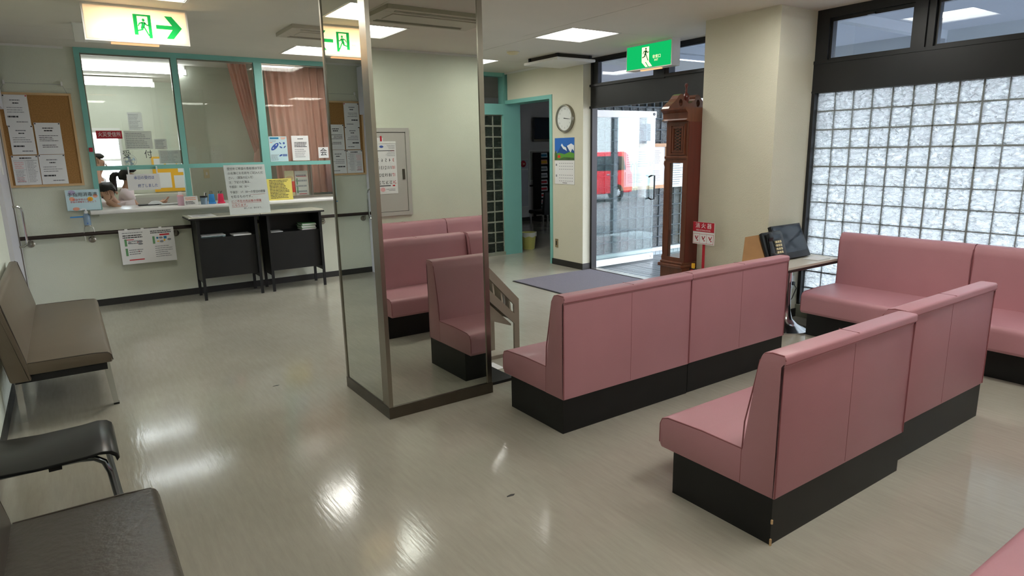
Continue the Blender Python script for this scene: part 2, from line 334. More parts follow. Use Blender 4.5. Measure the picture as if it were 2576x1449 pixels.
struct(mb('wall_room').box(4.70, 10.8, 12.41, 12.5, 0, ZC).box(10.7, 10.8, 7.05, 12.41, 0, ZC).box(4.60, 4.70, 8.63, 12.41, 0, ZC).box(9.55, 10.8, 7.05, 7.15, 0, ZC).box(5.98, 9.55, 7.05, 7.15, 2.32, ZC).build('wall_room'), 'lilac-white walls of the room beyond the doorway', 'wall')
# baseboards
struct(mb('skirt').box(XL, 4.70, YR-.012, YR, 0, .075).build('baseboard_far'), 'dark baseboard under the reception', 'baseboard')
struct(mb('skirt').box(XW-.012, XW, 6.678, 7.36, 0, .085).box(XW-.012, 5.9, 6.678, 6.69, 0, .085).build('baseboard_right'), 'dark baseboard under the round clock', 'baseboard')
struct(mb('skirt').box(5.175, 5.187, 3.463, 4.265, 0, .08).box(5.175, 5.75, 3.463, 3.475, 0, .08).build('baseboard_pillar'), 'dark baseboard around the pillar', 'baseboard')
struct(mb('skirt').box(XL, XL+.012, -2.3, 7.42, 0, .075).build('baseboard_left'), 'dark baseboard behind the brown benches', 'baseboard')
struct(mb('skirt').box(4.7, 10.7, 12.398, 12.41, 0, .09).build('baseboard_room'), 'dark baseboard in the room beyond the doorway', 'baseboard')
struct(mb('white_paint').box(XL, .19, YR-.01, YR, 2.765, ZC).box(XW-.012, XW, 6.69, 8.5, 2.762, ZC).box(1.5, 5.7, 0, .012, 2.765, ZC).build('trim_1'), 'thin ceiling trim', 'trim')

# glass blocks (one shared mesh: chamfered slab, faces slightly recessed)
def block_mesh(name, m, sz=.158, dp=.026):
    bm = bmesh.new(); bmesh.ops.create_cube(bm, size=1)
    for v in bm.verts: v.co = Vector((v.co.x*sz, v.co.y*dp, v.co.z*sz))
    fs = [f for f in bm.faces if abs(f.normal.y) > .9]
    bmesh.ops.inset_individual(bm, faces=fs, thickness=.008, depth=-.002)
    b = MB().use(m); b.frombm(bm); return b.mesh(name)
BD, BF, BO = block_mesh('glass_block', 'block_day'), block_mesh('glass_block_far', 'block_far', .146, .05), block_mesh('glass_block_out', 'block_out', .152, .03)
def blocks(me, parent, fn, nc, nr, rz=0.):
    for i in range(nc):
        for k in range(nr):
            o = bpy.data.objects.new('glass_block', me); C.objects.link(o); o.parent = parent; o.location = fn(i, k); o.rotation_euler = (0, 0, rz)
# --- window wall: blocks, dark beam, transom lights
YG, ZT, NC, NR = 3.4458, 2.087, 21, 12
y_end = YG-NC*PITCHB
w1 = mb('black_frame')
w1.box(5.72, 5.86, y_end-.03, 3.475, ZT, 2.345).box(5.72, 5.86, YG, 3.475, 0.02, ZT).box(5.72, 5.86, y_end-.03, y_end, .02, ZT).box(5.73, 5.86, y_end-.03, 3.475, 2.715, ZC)
w1.box(5.715, 5.74, y_end-.03, 3.475, 2.085, 2.10).box(5.715, 5.74, y_end-.03, 3.475, 2.335, 2.36)
TB = [(3.475, 3.36)]; yy = 3.36
PAN = []
while yy > .1:
    a = max(yy-.70, y_end+.02); PAN.append((a, yy)); nxt = a-.155
    w1.box(5.73, 5.85, max(nxt, y_end-.03), a, 2.345, 2.715); w1.box(5.715, 5.75, a-.1, a-.055, 2.345, 2.715); yy = nxt
w1.box(5.73, 5.85, 3.36, 3.475, 2.345, 2.715)
window_1 = struct(w1.build('window_1'), 'black-framed window wall of glass blocks with transom lights', 'window')
for a, b in PAN:
    f = mb('black_frame').box(5.755, 5.80, a, b, 2.345, 2.378).box(5.755, 5.80, a, b, 2.683, 2.715).box(5.755, 5.80, a, a+.02, 2.345, 2.715).box(5.755, 5.80, b-.02, b, 2.345, 2.715).box(5.735, 5.757, (a+b)/2-.03, (a+b)/2+.03, 2.685, 2.70)
    fo = f.build('sash', window_1); mb('pane_dark').box(5.775, 5.781, a+.02, b-.02, 2.378, 2.683).build('pane', fo)
mo = mb('mortar')
for i in range(NC+1): y = YG-i*PITCHB; mo.box(5.779, 5.801, y-.004, y+.004, ZT-NR*PITCHB, ZT)
for k in range(NR+1): z = ZT-k*PITCHB; mo.box(5.779, 5.801, y_end, YG, z-.004, z+.004)
mo.build('mortar', window_1)
blocks(BD, window_1, lambda i, k: (5.79, YG-(i+.5)*PITCHB, ZT-(k+.5)*PITCHB), NC, NR, PI/2)
mb('mortar_warm').box(5.70, 5.86, y_end, 3.475, 0, ZT-NR*PITCHB).build('sill', window_1)
# --- entrance frame
XE = 5.93
w2 = mb('black_frame')
w2.box(XE-.04, XE+.05, 6.655, 6.725, 0, ZC).box(XE-.04, XE+.05, 4.2, 6.725, 2.16, 2.445).box(XE-.04, XE+.05, 4.2, 6.725, 2.75, ZC).box(XE-.05, XE+.05, 5.335, 5.575, 2.445, 2.75).box(XE-.055, XE-.03, 5.40, 5.50, 2.42, 2.75)
w2.box(XE-.06, XE-.03, 4.2, 6.69, 2.43, 2.455).box(XE-.06, XE-.03, 4.2, 6.69, 2.155, 2.18).box(XE-.03, XE+.03, 6.56, 6.66, 2.445, 2.75)
window_2 = struct(w2.build('window_2'), 'black entrance frame with transom lights over the doorway', 'window frame')
for a, b in ((5.575, 6.56), (4.35, 5.335)):
    s = mb('black_frame').box(XE-.02, XE+.02, a, b, 2.445, 2.47).box(XE-.02, XE+.02, a, b, 2.73, 2.75).build('sash', window_2); mb('pane_dark').box(XE-.003, XE+.003, a, b, 2.47, 2.73).build('pane', s)
mb('steel').box(XE-.05, XE+.06, 4.27, 6.65, 0.0, .012).build('threshold', window_2)
# open glass door leaf, swung out along +X
d = thing('glass_door', 'open frameless glass entrance door with pale metal rails and black pull handle', 'door', (5.955, 6.69, 0), math.radians(.2))
mb('pane_door').box(.0, 1.17, -.006, .006, .10, 2.05).build('pane', d)
mb('white_gloss').box(0, 1.17, -.022, .022, .012, .10).build('bottom_rail', d); mb('white_gloss').box(0, 1.17, -.022, .022, 2.05, 2.14).build('top_rail', d)
mb('chrome').lathe([(.0, -.03), (.022, -.03), (.022, .03), (0, .03)], 1.13, 0, 14, 'y', .06).build('pivot', d)
mb('black_plastic').lathe([(.0, -.03), (.02, -.03), (.02, .03), (0, .03)], 1.12, 0, 14, 'y', 2.10).build('pivot', d)
mb('black_plastic').tube([(1.06, -.006, 1.22), (1.06, -.055, 1.24), (1.12, -.06, 1.24), (1.12, -.06, .90), (1.06, -.055, .90), (1.06, -.006, .92)], .012).build('handle', d)
# --- doorway frame (teal) and glass block screen beside it
ws = mb('teal')
ws.box(5.715, 6.03, YR-.015, YR+.12, 0, ZC).box(4.70, 5.715, YR-.01, YR+.12, 2.175, 2.335).box(4.70, 5.715, YR-.01, YR+.12, 2.735, ZC).box(4.65, 4.71, YR-.01, YR+.12, 0, ZC).box(5.18, 5.22, YR-.01, YR+.12, 2.335, 2.735)
window_3 = struct(ws.build('window_3'), 'teal-framed glass block screen beside the doorway', 'window')
for a, b in ((4.71, 5.18), (5.22, 5.69)): mb('pane').box(a, b, YR+.05, YR+.056, 2.335, 2.735).build('pane', window_3)
mw = mb('mortar_warm'); NB = 6
for i in range(NB+1): x = 5.71-i*PITCHB; mw.box(x-.0095, x+.0095, YR+.036, YR+.092, .04, 2.175)
for k in range(14): z = 2.172-k*PITCHB; mw.box(5.71-NB*PITCHB, 5.71, YR+.036, YR+.092, z-.0095, z+.0095)
mw.box(4.71, 5.715, YR+.0, YR+.12, 0, .05); mw.build('mortar', window_3)
blocks(BF, window_3, lambda i, k: (5.71-(i+.5)*PITCHB, YR+.065, 2.172-(k+.5)*PITCHB), NB, 13)
dt = mb('teal').box(XW-.012, 6.01, 7.345, 7.40, 0, 2.385).box(XW-.012, 6.01, 7.345, YR, 2.33, 2.385)
struct(dt.build('trim_2'), 'teal casing around the doorway to the next room', 'door frame')
# --- reception window frame
wr = mb('teal')
FY0, FY1 = YR-.03, YR+.06
wr.box(.275, .325, FY0, FY1, 1.06, ZC).box(.275, 3.06, FY0, FY1, 2.735, ZC).box(1.19, 1.247, FY0, FY1, 1.085, 2.735).box(2.085, 2.175, FY0, FY1, 1.085, 2.735).box(3.0, 3.06, FY0, FY1, 1.06, ZC).box(.325, 3.0, FY0, FY1, 1.508, 1.552)
window_4 = struct(wr.build('window_4'), 'teal-framed reception window', 'window')
for a, b in ((.325, 1.19), (1.247, 2.085), (2.175, 3.0)):
    s = mb('steel').box(a, a+.012, YR, YR+.03, 1.552, 2.735).box(b-.012, b, YR, YR+.03, 1.552, 2.735).box(a, b, YR, YR+.03, 2.72, 2.735).build('sash', window_4)
    mb('pane').box(a+.01, b-.01, YR+.012, YR+.018, 1.552, 2.722).build('pane', s)
for a, b, y in ((2.175, 2.70, YR+.02), (2.66, 3.0, YR+.045)):
    s = mb('steel').box(a, a+.014, y-.008, y+.008, 1.09, 1.508).box(b-.022, b, y-.008, y+.008, 1.09, 1.508).box(a, b, y-.008, y+.008, 1.09, 1.115).build('sash', window_4)
    mb('pane').box(a+.014, b-.022, y-.003, y+.003, 1.115, 1.508).build('pane', s)
# office window behind the reception, with blinds
w5 = struct(mb('white_paint').box(.36, .40, YB-.02, YB+.1, 1.18, 2.08).box(.79, .83, YB-.02, YB+.1, 1.18, 2.08).box(.36, .83, YB-.02, YB+.1, 2.05, 2.09).box(.36, .83, YB-.05, YB+.1, 1.16, 1.20).box(.36, .83, YB+.02, YB+.06, 1.60, 1.63).build('window_5'), 'small bright office window behind the reception', 'window')
mb('pane').box(.40, .79, YB+.04, YB+.046, 1.20, 2.05).build('pane', w5)
bl = thing('window_blind', 'white slatted blind half lowered over the bright office window', 'blind', (.595, YB-.03, 1.62))
mb('white_paint').box(-.2, .2, -.02, .02, .40, .44).build('head_rail', bl)
for i in range(16):
    z = .01+i*.025; mb('blind').add([(-.195, -.012, z), (.195, -.012, z), (.195, .012, z+.012), (-.195, .012, z+.012)], [(0, 1, 2, 3)]).build('slat', bl)
# --- mirror column
MX0, MX1, MY0, MY1 = 1.4895, 2.2480, 3.5593, 4.2918
col = struct(mb('steel_dark').box(MX0+.03, MX1-.03, MY0+.03, MY1-.03, 0, ZC).build('wall_column'), 'mirror-clad square column with steel edges', 'column')
mb('mirror').box(MX0+.004, MX0+.03, MY0+.06, MY1-.02, .075, ZC).build('mirror_panel', col); mb('mirror').box(MX0+.02, MX1-.03, MY0+.004, MY0+.03, .075, ZC).build('mirror_panel', col)
mb('mirror').box(MX1-.03, MX1-.004, MY0+.03, MY1-.03, .075, ZC).build('mirror_panel', col); mb('mirror').box(MX0+.03, MX1-.03, MY1-.03, MY1-.004, .075, ZC).build('mirror_panel', col)
e = mb('steel')
e.box(MX0, MX0+.022, MY0, MY0+.095, 0, ZC).box(MX0-.002, MX0+.01, MY0-.004, MY0+.012, 0, ZC, ).box(MX0, MX0+.024, MY0-.003, MY0+.02, 0, ZC).build('edge_trim', col)
mb('steel').box(MX0-.002, MX0+.03, MY1-.025, MY1, 0, ZC).build('edge_trim', col); mb('steel').box(MX1-.035, MX1, MY0-.003, MY0+.035, 0, ZC).build('edge_trim', col); mb('steel').box(MX1-.03, MX1, MY1-.03, MY1, 0, ZC).build('edge_trim', col)
mb('steel_dark').box(MX0-.004, MX1+.004, MY0-.006, MY1+.004, 0, .075).build('kick_plate', col)
# --- sliding door on the left wall close to the reception
d1 = struct(mb('lavender').box(XL, XL+.035, 7.42, 8.42, 0.01, 2.14).build('door_1'), 'pale lilac sliding door next to the reception', 'door')
mb('lavender').box(XL, XL+.10, 7.2, 8.46, 2.14, 2.74).build('track_cover', d1); mb('lavender').box(XL, XL+.045, 8.42, YR-.013, 0, 2.14).build('jamb', d1)
mb('steel').box(XL+.035, XL+.045, 8.405, 8.42, .02, 2.14).build('edge_strip', d1)
mb('chrome').tube([(XL+.03, 8.30, 1.17), (XL+.075, 8.32, 1.17), (XL+.10, 8.34, 1.15), (XL+.105, 8.345, 1.11), (XL+.105, 8.345, .82), (XL+.10, 8.34, .78), (XL+.075, 8.32, .76), (XL+.03, 8.30, .76)], .011).build('handle', d1)
mb('white_paint').box(XL+.035, XL+.04, 7.7, 7.9, 1.5, 1.7).build('plate', d1)
# --- ceiling lamps
def lamp(x, y, label, name):
    t = thing(name, label, 'ceiling light', (x, y, ZC)); h = LH
    b = mb('white_gloss').box(-h, h, -h, -h+.012, 0.0, .10).box(-h, h, h-.012, h, 0.0, .10).box(-h, -h+.012, -h, h, 0.0, .10).box(h-.012, h, -h, h, 0.0, .10).box(-h, h, -h, h, .10, .12); b.build('housing', t)
    mb('white_paint').box(-h-.014, h+.014, -h-.014, -h+.004, -.006, .004).box(-h-.014, h+.014, h-.004, h+.014, -.006, .004).box(-h-.014, -h+.004, -h, h, -.006, .004).box(h-.004, h+.014, -h, h, -.006, .004).build('trim_frame', t)
    mb('panel_on').box(-h+.012, h-.012, -h+.012, h-.012, .045, .055).build('diffuser', t)
LL = ['square recessed ceiling light near the arrow exit sign', 'square recessed ceiling light in front of the pink reception curtain', 'square recessed ceiling light near the glass block screen', 'square recessed ceiling light near the raised ceiling vent', 'square recessed ceiling light over the row of benches by the mirror column', 'square recessed ceiling light over the bench by the grey hatch', 'square recessed ceiling light in the corner by window and hatch wall', 'square recessed ceiling light over the passage by the dark brown bench']
for (x, y), l in zip(LAMPS, LL): lamp(x, y, l, 'ceiling_light_offscreen' if (x, y) in LAMPS_OFF else 'ceiling_light')
# --- ceiling vents
def vent(x, y, w, l, label):
    t = thing('ceiling_vent', label, 'ceiling vent', (x, y, ZC)); a, c, e = l*.33-.022, l*.33+.022, w/2-.10
    mb('ac_beige').box(-w/2, w/2, -l/2, -c, -.035, 0).box(-w/2, w/2, -a, a, -.035, 0).box(-w/2, w/2, c, l/2, -.035, 0).box(-w/2, -e, -l/2+.001, l/2-.001, -.034, 0).box(e, w/2, -l/2+.001, l/2-.001, -.034, 0).build('panel', t)      # two open slots
    for s in (-1, 1):
        mb('slot').box(-e, e, s*l*.33-.022, s*l*.33+.022, -.005, -.001).build('duct_lining', t); mb('ac_beige').box(-w/2+.09, w/2-.09, s*(l*.33+.03)-.005, s*(l*.33+.03)+.005, -.042, -.028).build('louver', t)
    mb('ac_beige').box(-w/2+.12, w/2-.12, -l*.2, l*.2, -.042, -.028, .005).build('centre_panel', t)
vent(2.42, 6.47, 1.05, .54, 'long beige ceiling vent with two slots behind the mirror column')
vent(2.83, 1.80, 1.05, .58, 'long beige ceiling vent with two slots over the front pink benches')
t = thing('raised_ceiling_vent', 'square white ceiling vent panel hanging below a dark gap near the entrance', 'ceiling vent', (5.46, 6.80, ZC))
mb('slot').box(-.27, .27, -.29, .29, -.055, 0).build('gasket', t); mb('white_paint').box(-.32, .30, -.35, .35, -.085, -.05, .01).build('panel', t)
for sx, sy in ((-.26, -.28), (.26, -.28), (-.26, .28), (.26, .28)): mb('black_matte').box(sx-.02, sx+.02, sy-.02, sy+.02, -.06, 0).build('bracket', t)
t = thing('smoke_detector', 'round yellowed smoke detector on the ceiling', 'smoke detector', (4.61, 6.63, ZC)); mb('cream_plastic').lathe([(.0, -.045), (.05, -.042), (.075, -.02), (.075, 0)], n=20).build('cover', t); mb('white_paint').lathe([(0, -.012), (.085, -.012), (.085, 0)], n=20).build('base', t)
t = thing('ceiling_speaker', 'small white wedge-shaped box on the ceiling behind the arrow exit sign', 'speaker', (.30, 7.05, ZC)); mb('white_gloss').prism([(-.06, 0), (.06, 0), (.045, -.13), (-.03, -.16)], -.05, .05, 'x', .006).build('body', t); mb('white_paint').box(-.055, .055, -.065, .065, -.01, 0).build('base', t)
# --- exit signs
def run_man(cx, cz, h, flip=1):
    """running figure as polygons, head to foot height h"""
    def P(*q): return [(cx+flip*a*h, cz+b*h) for a, b in q]
    return [ell(cx+flip*.02*h, cz+.40*h, .075*h, .085*h), P((-.06, .30), (.10, .30), (.12, .22), (.04, -.02), (-.14, .0), (-.10, .12)),
            P((-.05, .30), (-.22, .24), (-.30, .06), (-.25, .04), (-.17, .18), (-.03, .22)), P((.08, .30), (.20, .16), (.32, .20), (.34, .14), (.18, .08), (.06, .20)),
            P((-.02, .04), (.08, .0), (.24, -.34), (.30, -.46), (.22, -.47), (.16, -.36)), P((-.14, .02), (.02, .0), (-.04, -.16), (-.34, -.24), (-.36, -.17), (-.14, -.10))]
t = thing('exit_sign', 'white backlit exit sign with green running figure and arrow hung from the ceiling', 'exit sign', (.285, 6.06, 2.515))
mb('white_paint').box(0, .723, .004, .12, .0, .012).box(0, .723, .004, .12, .255, .275).box(0, .012, .004, .12, 0, .275).box(.711, .723, .004, .12, 0, .275).box(0, .723, .11, .12, 0, .275).build('housing', t); mb('white_paint').box(.012, .711, .10, .11, .012, .255).box(.012, .711, .01, .10, .245, .255).build('reflector', t)
mb('sign_face').box(.012, .711, .0, .005, .012, .255).build('panel', t)
mb('sign_tube').tube([(.10, .06, .055), (.64, .06, .055)], .014).build('lamp', t)
mb('strip_on').box(.17, .50, .03, .07, -.012, -.002).build('guide_lamp', t)
polys(t, 'pictogram', 'sign_green', [[(.335, .06), (.362, .06), (.362, .20), (.335, .20)], [(.335, .20), (.458, .20), (.458, .213), (.335, .213)], [(.435, .04), (.458, .04), (.458, .20), (.435, .20)]])
polys(t, 'figure', 'sign_green', run_man(.402, .118, .135), -.0025)
polys(t, 'arrow', 'sign_green', [[(.49, .115), (.605, .115), (.555, .045), (.607, .045), (.675, .13), (.607, .215), (.555, .215), (.605, .145), (.49, .145)]])
text(t, '非常口', .305, .10, .02, 'cream_plastic', -.002)
t = thing('exit_sign', 'green backlit exit sign with yellow doorway pictogram above the entrance', 'exit sign', (5.60, 5.74, 2.505), -PI/2)
mb('white_paint').box(0, .69, .004, .13, 0, .012).box(0, .69, .004, .13, .262, .285).box(0, .012, .004, .13, 0, .285).box(.678, .69, .004, .13, 0, .285).box(0, .69, .12, .13, 0, .285).build('housing', t)
mb('sign_lit_green').box(.012, .678, 0, .005, .012, .262).build('panel', t); mb('strip_on').box(.20, .50, .03, .07, -.012, -.002).build('guide_lamp', t)
polys(t, 'pictogram', 'sign_lit', [[(.25, .075), (.36, .075), (.36, .235), (.25, .235)], [(.25, .075), (.30, .075), (.345, .02), (.31, .02)], [(.315, .075), (.36, .075), (.41, .02), (.36, .02)]])
polys(t, 'figure', 'green_sign', run_man(.31, .155, .15, 1), -.0035)
text(t, '非常口', .475, .115, .042, 'sign_lit'); text(t, 'EXIT', .47, .08, .028, 'sign_lit')
# ================================================================== PINK BENCHES
def make_bench(L, D, SH, BH, bz, tb, tt, inset):
    """local: back at y=0, seat front at y=D, runs 0..L in x"""
    r = bpy.data.objects.new('pink_bench', None); C.objects.link(r)
    mb('black_board').box(.004, L-.004, .006, D-inset, 0, bz).build('base', r)
    seat = rpoly([(.03, bz), (D-.012, bz), (D, bz+.02), (D, SH-.012), (D*.6, SH), (.03, SH)], [0, .006, .015, .045, .05, 0], 6)
    so = mb('pink').prism(seat, .001, L-.001, 'x', .008).build('seat', r)
    back = rpoly([(0, bz), (tb, bz), (tb, SH-.02), (tt+.012, BH-.06), (tt-.01, BH), (-.012, BH), (-.012, BH-.035), (0, BH-.05)], [.004, 0, .03, .12, .05, .014, .006, .01], 6)
    bo = mb('pink').prism(back, 0, L, 'x', .007).build('backrest', r)
    for x in (.004, L-.004):
        mb('pink_seam').tube([(x, tb+.001, SH-.005), (x, D*.6, SH-.001), (x, D-.05, SH-.009), (x, D-.015, SH-.022), (x, D-.002, SH-.05), (x, D-.001, bz+.025)], .0035, 6).build('piping', r)
        mb('pink_seam').tube([(x, tb, bz+.01), (x, tb, SH-.02), (x, tb-.006, SH+.12), (x, tt+.016, BH-.11), (x, tt+.004, BH-.045), (x, tt-.02, BH-.008), (x, tt-.05, BH-.001), (x, .0, BH-.002), (x, -.010, BH-.02)], .0035, 6).build('piping', r)
        mb('pink_seam').tube([(x, -.001, BH-.05), (x, -.001, bz+.005)], .0035, 6).build('piping', r)
    mb('pink_seam').box(.004, L-.004, -.0125, -.008, BH-.0375, BH-.034).build('lip_seam', bo)
    mb('pink_seam').box(L/2-.0012, L/2+.0012, -.0008, .002, bz+.01, BH-.05).box(L/2-.0012, L/2+.0012, -.0122, tt-.02, BH-.001, BH+.0008).build('centre_seam', bo)
    return r
UL = 1.078
b0 = make_bench(UL, .6237, .3776, .8256, .2086, .165, .10, .09)
def put(o, loc, rz, label, group, first=[True]):
    o.location = loc; o.rotation_euler = (0, 0, rz); tag(o, label, 'bench', group)
G1 = 'pink high-backed waiting benches'
put(b0, (2.2106, 2.7359, 0), 0, 'pink vinyl bench beside the mirror column, end nearest the mirror', G1)
copy_tree(b0, None, (2.2106+UL+.004, 2.7359+.006, 0), 0, 'pink vinyl bench in the row by the mirror column, end nearest the phone table', G1)
copy_tree(b0, None, (2.218, 1.3826, 0), 0, 'pink vinyl bench in the front row, end away from the window, chipped black plinth', G1)
copy_tree(b0, None, (2.218+UL+.004, 1.4326, 0), 0, 'pink vinyl bench in the front row, end towards the window, set slightly back', G1)
for i, l in enumerate(('pink bench under the near wall, end by the passage', 'pink bench under the grey hatch in the near wall', 'pink bench under the near wall, end by the window')):
    copy_tree(b0, None, (1.66+i*(UL+.003), .03, 0), 0, l, 'pink benches along the near wall')
bw = make_bench(1.04, .62, .405, .86, .215, .085, .065, .11)
for i, l in enumerate(('pink bench against the glass blocks, end at the phone table', 'pink bench against the glass blocks, middle of its row', 'pink bench against the glass blocks, end by the near wall')):
    lo = (5.71, 3.055-1.04-i*1.043, 0)
    if i == 0: put(bw, lo, PI/2, l, 'pink benches against the window wall')
    elif i == 1: copy_tree(bw, None, lo, PI/2, l, 'pink benches against the window wall')
# chipped plinth edge on the front-row bench
fr = [o for o in C.objects if o.get('label', '').endswith('chipped black plinth')][0]
mb('light_wood').box(-.0012, .006, -.0012, .006, .0, .03).box(-.0012, .005, -.0012, .005, .10, .118).build('chip', fr)

# ================================================================== BROWN BENCHES, BLACK CHAIR (left wall)
def brown_bench(loc, L, label, m):
    r = thing('brown_bench', label, 'bench', loc, 0, 'brown benches along the left wall')   # local: wall at x=0, seat front at +x, runs +y
    mb(m).prism(rpoly([(.10, .325), (.60, .325), (.607, .36), (.595, .40), (.13, .405), (.10, .40)], [0, .01, .012, .03, .02, 0]), 0, L, 'y', .012).build('seat', r)
    mb(m).prism(rpoly([(.06, .29), (.165, .29), (.155, .42), (.075, .80), (.02, .80), (.012, .6)], [.02, .01, .02, .035, .03, .03]), -.004, L+.004, 'y', .012).build('backrest', r)
    mb('black_matte').box(.08, .57, .03, L-.03, .275, .328).build('frame', r)
    for y in (.10, L-.14):
        mb('chrome').add([(x, yy, z) for z, x0, x1 in ((0, .575, .605), (.33, .545, .585)) for yy in (y, y+.04) for x in (x0, x1)], [(0, 2, 3, 1), (4, 5, 7, 6), (0, 1, 5, 4), (2, 6, 7, 3), (0, 4, 6, 2), (1, 3, 7, 5)]).build('leg', r)
        mb('chrome').box(.07, .105, y, y+.04, 0, .30).build('leg', r); mb('black_matte').box(.574, .607, y-.001, y+.041, 0, .012).build('foot', r)
    for y in (.004, L-.004): mb('brown_dark').tube([(.16, y, .403), (.50, y, .402), (.58, y, .396), (.60, y, .375), (.606, y, .34)], .003, 6).build('piping', r); mb('brown_dark').tube([(.16, y, .30), (.152, y, .42), (.08, y, .79), (.06, y, .80)], .003, 6).build('piping', r)
    return r
brown_bench((XL+.002, 4.83, 0), 2.0, 'brown vinyl bench with chrome legs beside the sliding door', 'brown_vinyl')
brown_bench((XL+.03, .95, 0), 1.70, 'dark brown vinyl bench with creased seat beside the black chair', 'brown_dark')
r = thing('stacking_chair', 'glossy black chair with waterfall seat and chrome tube legs between the brown benches', 'chair', (-.235, 3.28, 0))
seat = [(-.20, .42), (.0, .408), (.16, .412), (.22, .418), (.255, .412), (.274, .396), (.28, .372)]
vs = []; n = len(seat)
sm = mb('black_plastic')
sp = [(x, z) for x, z in seat]+[(x-.012 if x > .2 else x, z-.014) for x, z in reversed(seat)]
sm.prism(sp, -.205, .205, 'y', .006); sm.build('seat', r)
mb('black_plastic').prism(rpoly([(-.205, .60), (-.19, .60), (-.215, .80), (-.23, .80)], 0), -.20, .20, 'y', .006).build('backrest', r)
for s in (-1, 1):
    mb('chrome_dark').tube([(.05, s*.17, .395), (.14, s*.17, .393), (.19, s*.172, .385), (.222, s*.175, .36), (.238, s*.178, .31), (.265, s*.19, .02)], .0125, 10).build('leg', r)
    mb('chrome_dark').tube([(.05, s*.17, .395), (-.14, s*.17, .398), (-.19, s*.17, .37), (-.215, s*.175, .02)], .0125, 10).build('leg', r)
    mb('chrome_dark').tube([(-.17, s*.17, .398), (-.19, s*.17, .48), (-.205, s*.17, .62), (-.222, s*.17, .78)], .011, 10).build('back_post', r)
    mb('black_matte').box(.255, .278, s*.19-.016, s*.19+.016, 0, .022).build('foot', r); mb('black_matte').box(-.23, -.205, s*.175-.016, s*.175+.016, 0, .022).build('foot', r)
    mb('black_matte').box(.03, .075, s*.17-.018, s*.17+.018, .375, .40).build('pad', r)

# ================================================================== RECEPTION
ct = thing('reception_counter', 'white reception counter ledge with rounded edge under the teal window', 'counter', (0, 0, 1.06))
mb('white_gloss').prism(rpoly([(8.33, -.022), (8.33, .022), (9.0, .022), (9.0, -.022)], [.02, .02, .004, .004]), .205, 3.05, 'x', .004).build('top', ct)
mb('wall').box(.285, 3.04, YR-.06, YR, -.05, -.02).build('bracket', ct)
ZK = 1.0815
# handrail
hr = thing('handrail', 'dark brown handrail with steel brackets along the reception wall', 'handrail', (0, YR-.085, .83)); mb('dark_rail').tube([(XL+.02, 0, 0), (4.6, 0, 0)], .021, 12).build('rail', hr)
for x in (-.363, .187, 1.02, 1.9, 2.78, 3.6, 4.4):
    b = mb('steel').lathe([(0, .085), (.036, .085), (.036, .07), (.02, .06), (0, .06)], x, 0, 16, 'y', -.07); b.tube([(x, .07, -.07), (x, .03, -.07), (x, .0, -.05), (x, 0, -.015)], .008, 8); b.build('bracket', hr)
# cork board and its papers
cbx = thing('cork_board', 'wood-framed cork notice board on the wall left of the reception', 'notice board', (-.446, YR-.025, 1.355)); CW, CHH = .641, .957
mb('cork').box(.02, CW-.02, .0, .02, .02, CHH-.02).build('cork', cbx)
for a in ((0, CW, 0, .022), (0, CW, CHH-.022, CHH), (0, .022, .022, CHH-.022), (CW-.022, CW, .022, CHH-.022)): mb('light_wood').box(a[0], a[1], -.006, .024, a[2], a[3]).build('frame_bar', cbx)
hk = mb('ink_grey').tube([(.04, .0, CHH), (.09, .012, 1.048), (.575, .012, 1.048), (.61, 0, CHH)], .0018, 6); hk.build('cord', cbx)
for x in (.09, .575): mb('white_gloss').box(x-.008, x+.008, .0, .023, 1.035, 1.075).build('hook', cbx)
def notice(name, label, x0, x1, z0, z1, kind, seed, y=YR-.030):
    w, h = x1-x0, z1-z0; T = sheet(name, label, 'notice', (x0, y, z0), w, h, t=.001, group='notices on the cork board')
    if kind == 'a':
        rects(T, 'print', 'ink_grey', lines(w, h*.79, h*.86, 1, .28, .70, .5, seed, .1)+lines(w, h*.40, h*.62, 3, .12, .88, .28, seed+1)+lines(w, h*.08, h*.16, 1, .42, .9, .4, seed+2, .1))
        rects(T, 'heading', 'ink', lines(w, h*.70, h*.76, 1, .38, .62, .6, seed+3, .02)+lines(w, h*.24, h*.34, 1, .10, .55, .5, seed+4, .05))
    elif kind == 'b':
        rects(T, 'print', 'ink', lines(w, h*.40, h*.62, 4, .12, .88, .3, seed+1)+lines(w, h*.20, h*.32, 2, .2, .8, .3, seed+5)); rects(T, 'heading', 'ink', lines(w, h*.72, h*.78, 1, .35, .68, .6, seed+3, .02)+lines(w, h*.80, h*.86, 1, .3, .72, .5, seed+7, .02))
    else:
        rects(T, 'print', 'ink_grey', lines(w, h*.08, h*.50, 9, .08, .46, .3, seed)+lines(w, h*.08, h*.86, 16, .55, .92, .3, seed+1)); rects(T, 'heading', 'ink', lines(w, h*.88, h*.95, 1, .3, .75, .6, seed+3, .02)+[(w*.04, w*.96, h*.83, h*.835), (w*.04, w*.5, h*.52, h*.525), (w*.5, w*.505, h*.05, h*.83)]); rects(T, 'red_print', 'pink_ink', lines(w, h*.55, h*.80, 4, .08, .46, .4, seed+4)+lines(w, h*.10, h*.28, 3, .1, .44, .4, seed+9))
    for px in (.01, w-.01): mb('ink_red' if seed == 11 and px > .02 else 'ink').box(px-.006, px+.006, -.006, 0, h-.016, h-.004).build('pin', T)
notice('notice', 'white notice pinned at the top corner of the cork board', -.392, -.186, 1.982, 2.288, 'a', 11)
notice('notice', 'white notice just below the topmost notice on the cork board', -.384, -.180, 1.690, 1.984, 'a', 21)
notice('notice', 'white notice beside bare cork, upper of the second column', -.166, .058, 1.690, 2.012, 'b', 31)
notice('notice', 'white timetable notice with tables at the bottom corner of the cork board', -.402, -.180, 1.380, 1.680, 'c', 41)
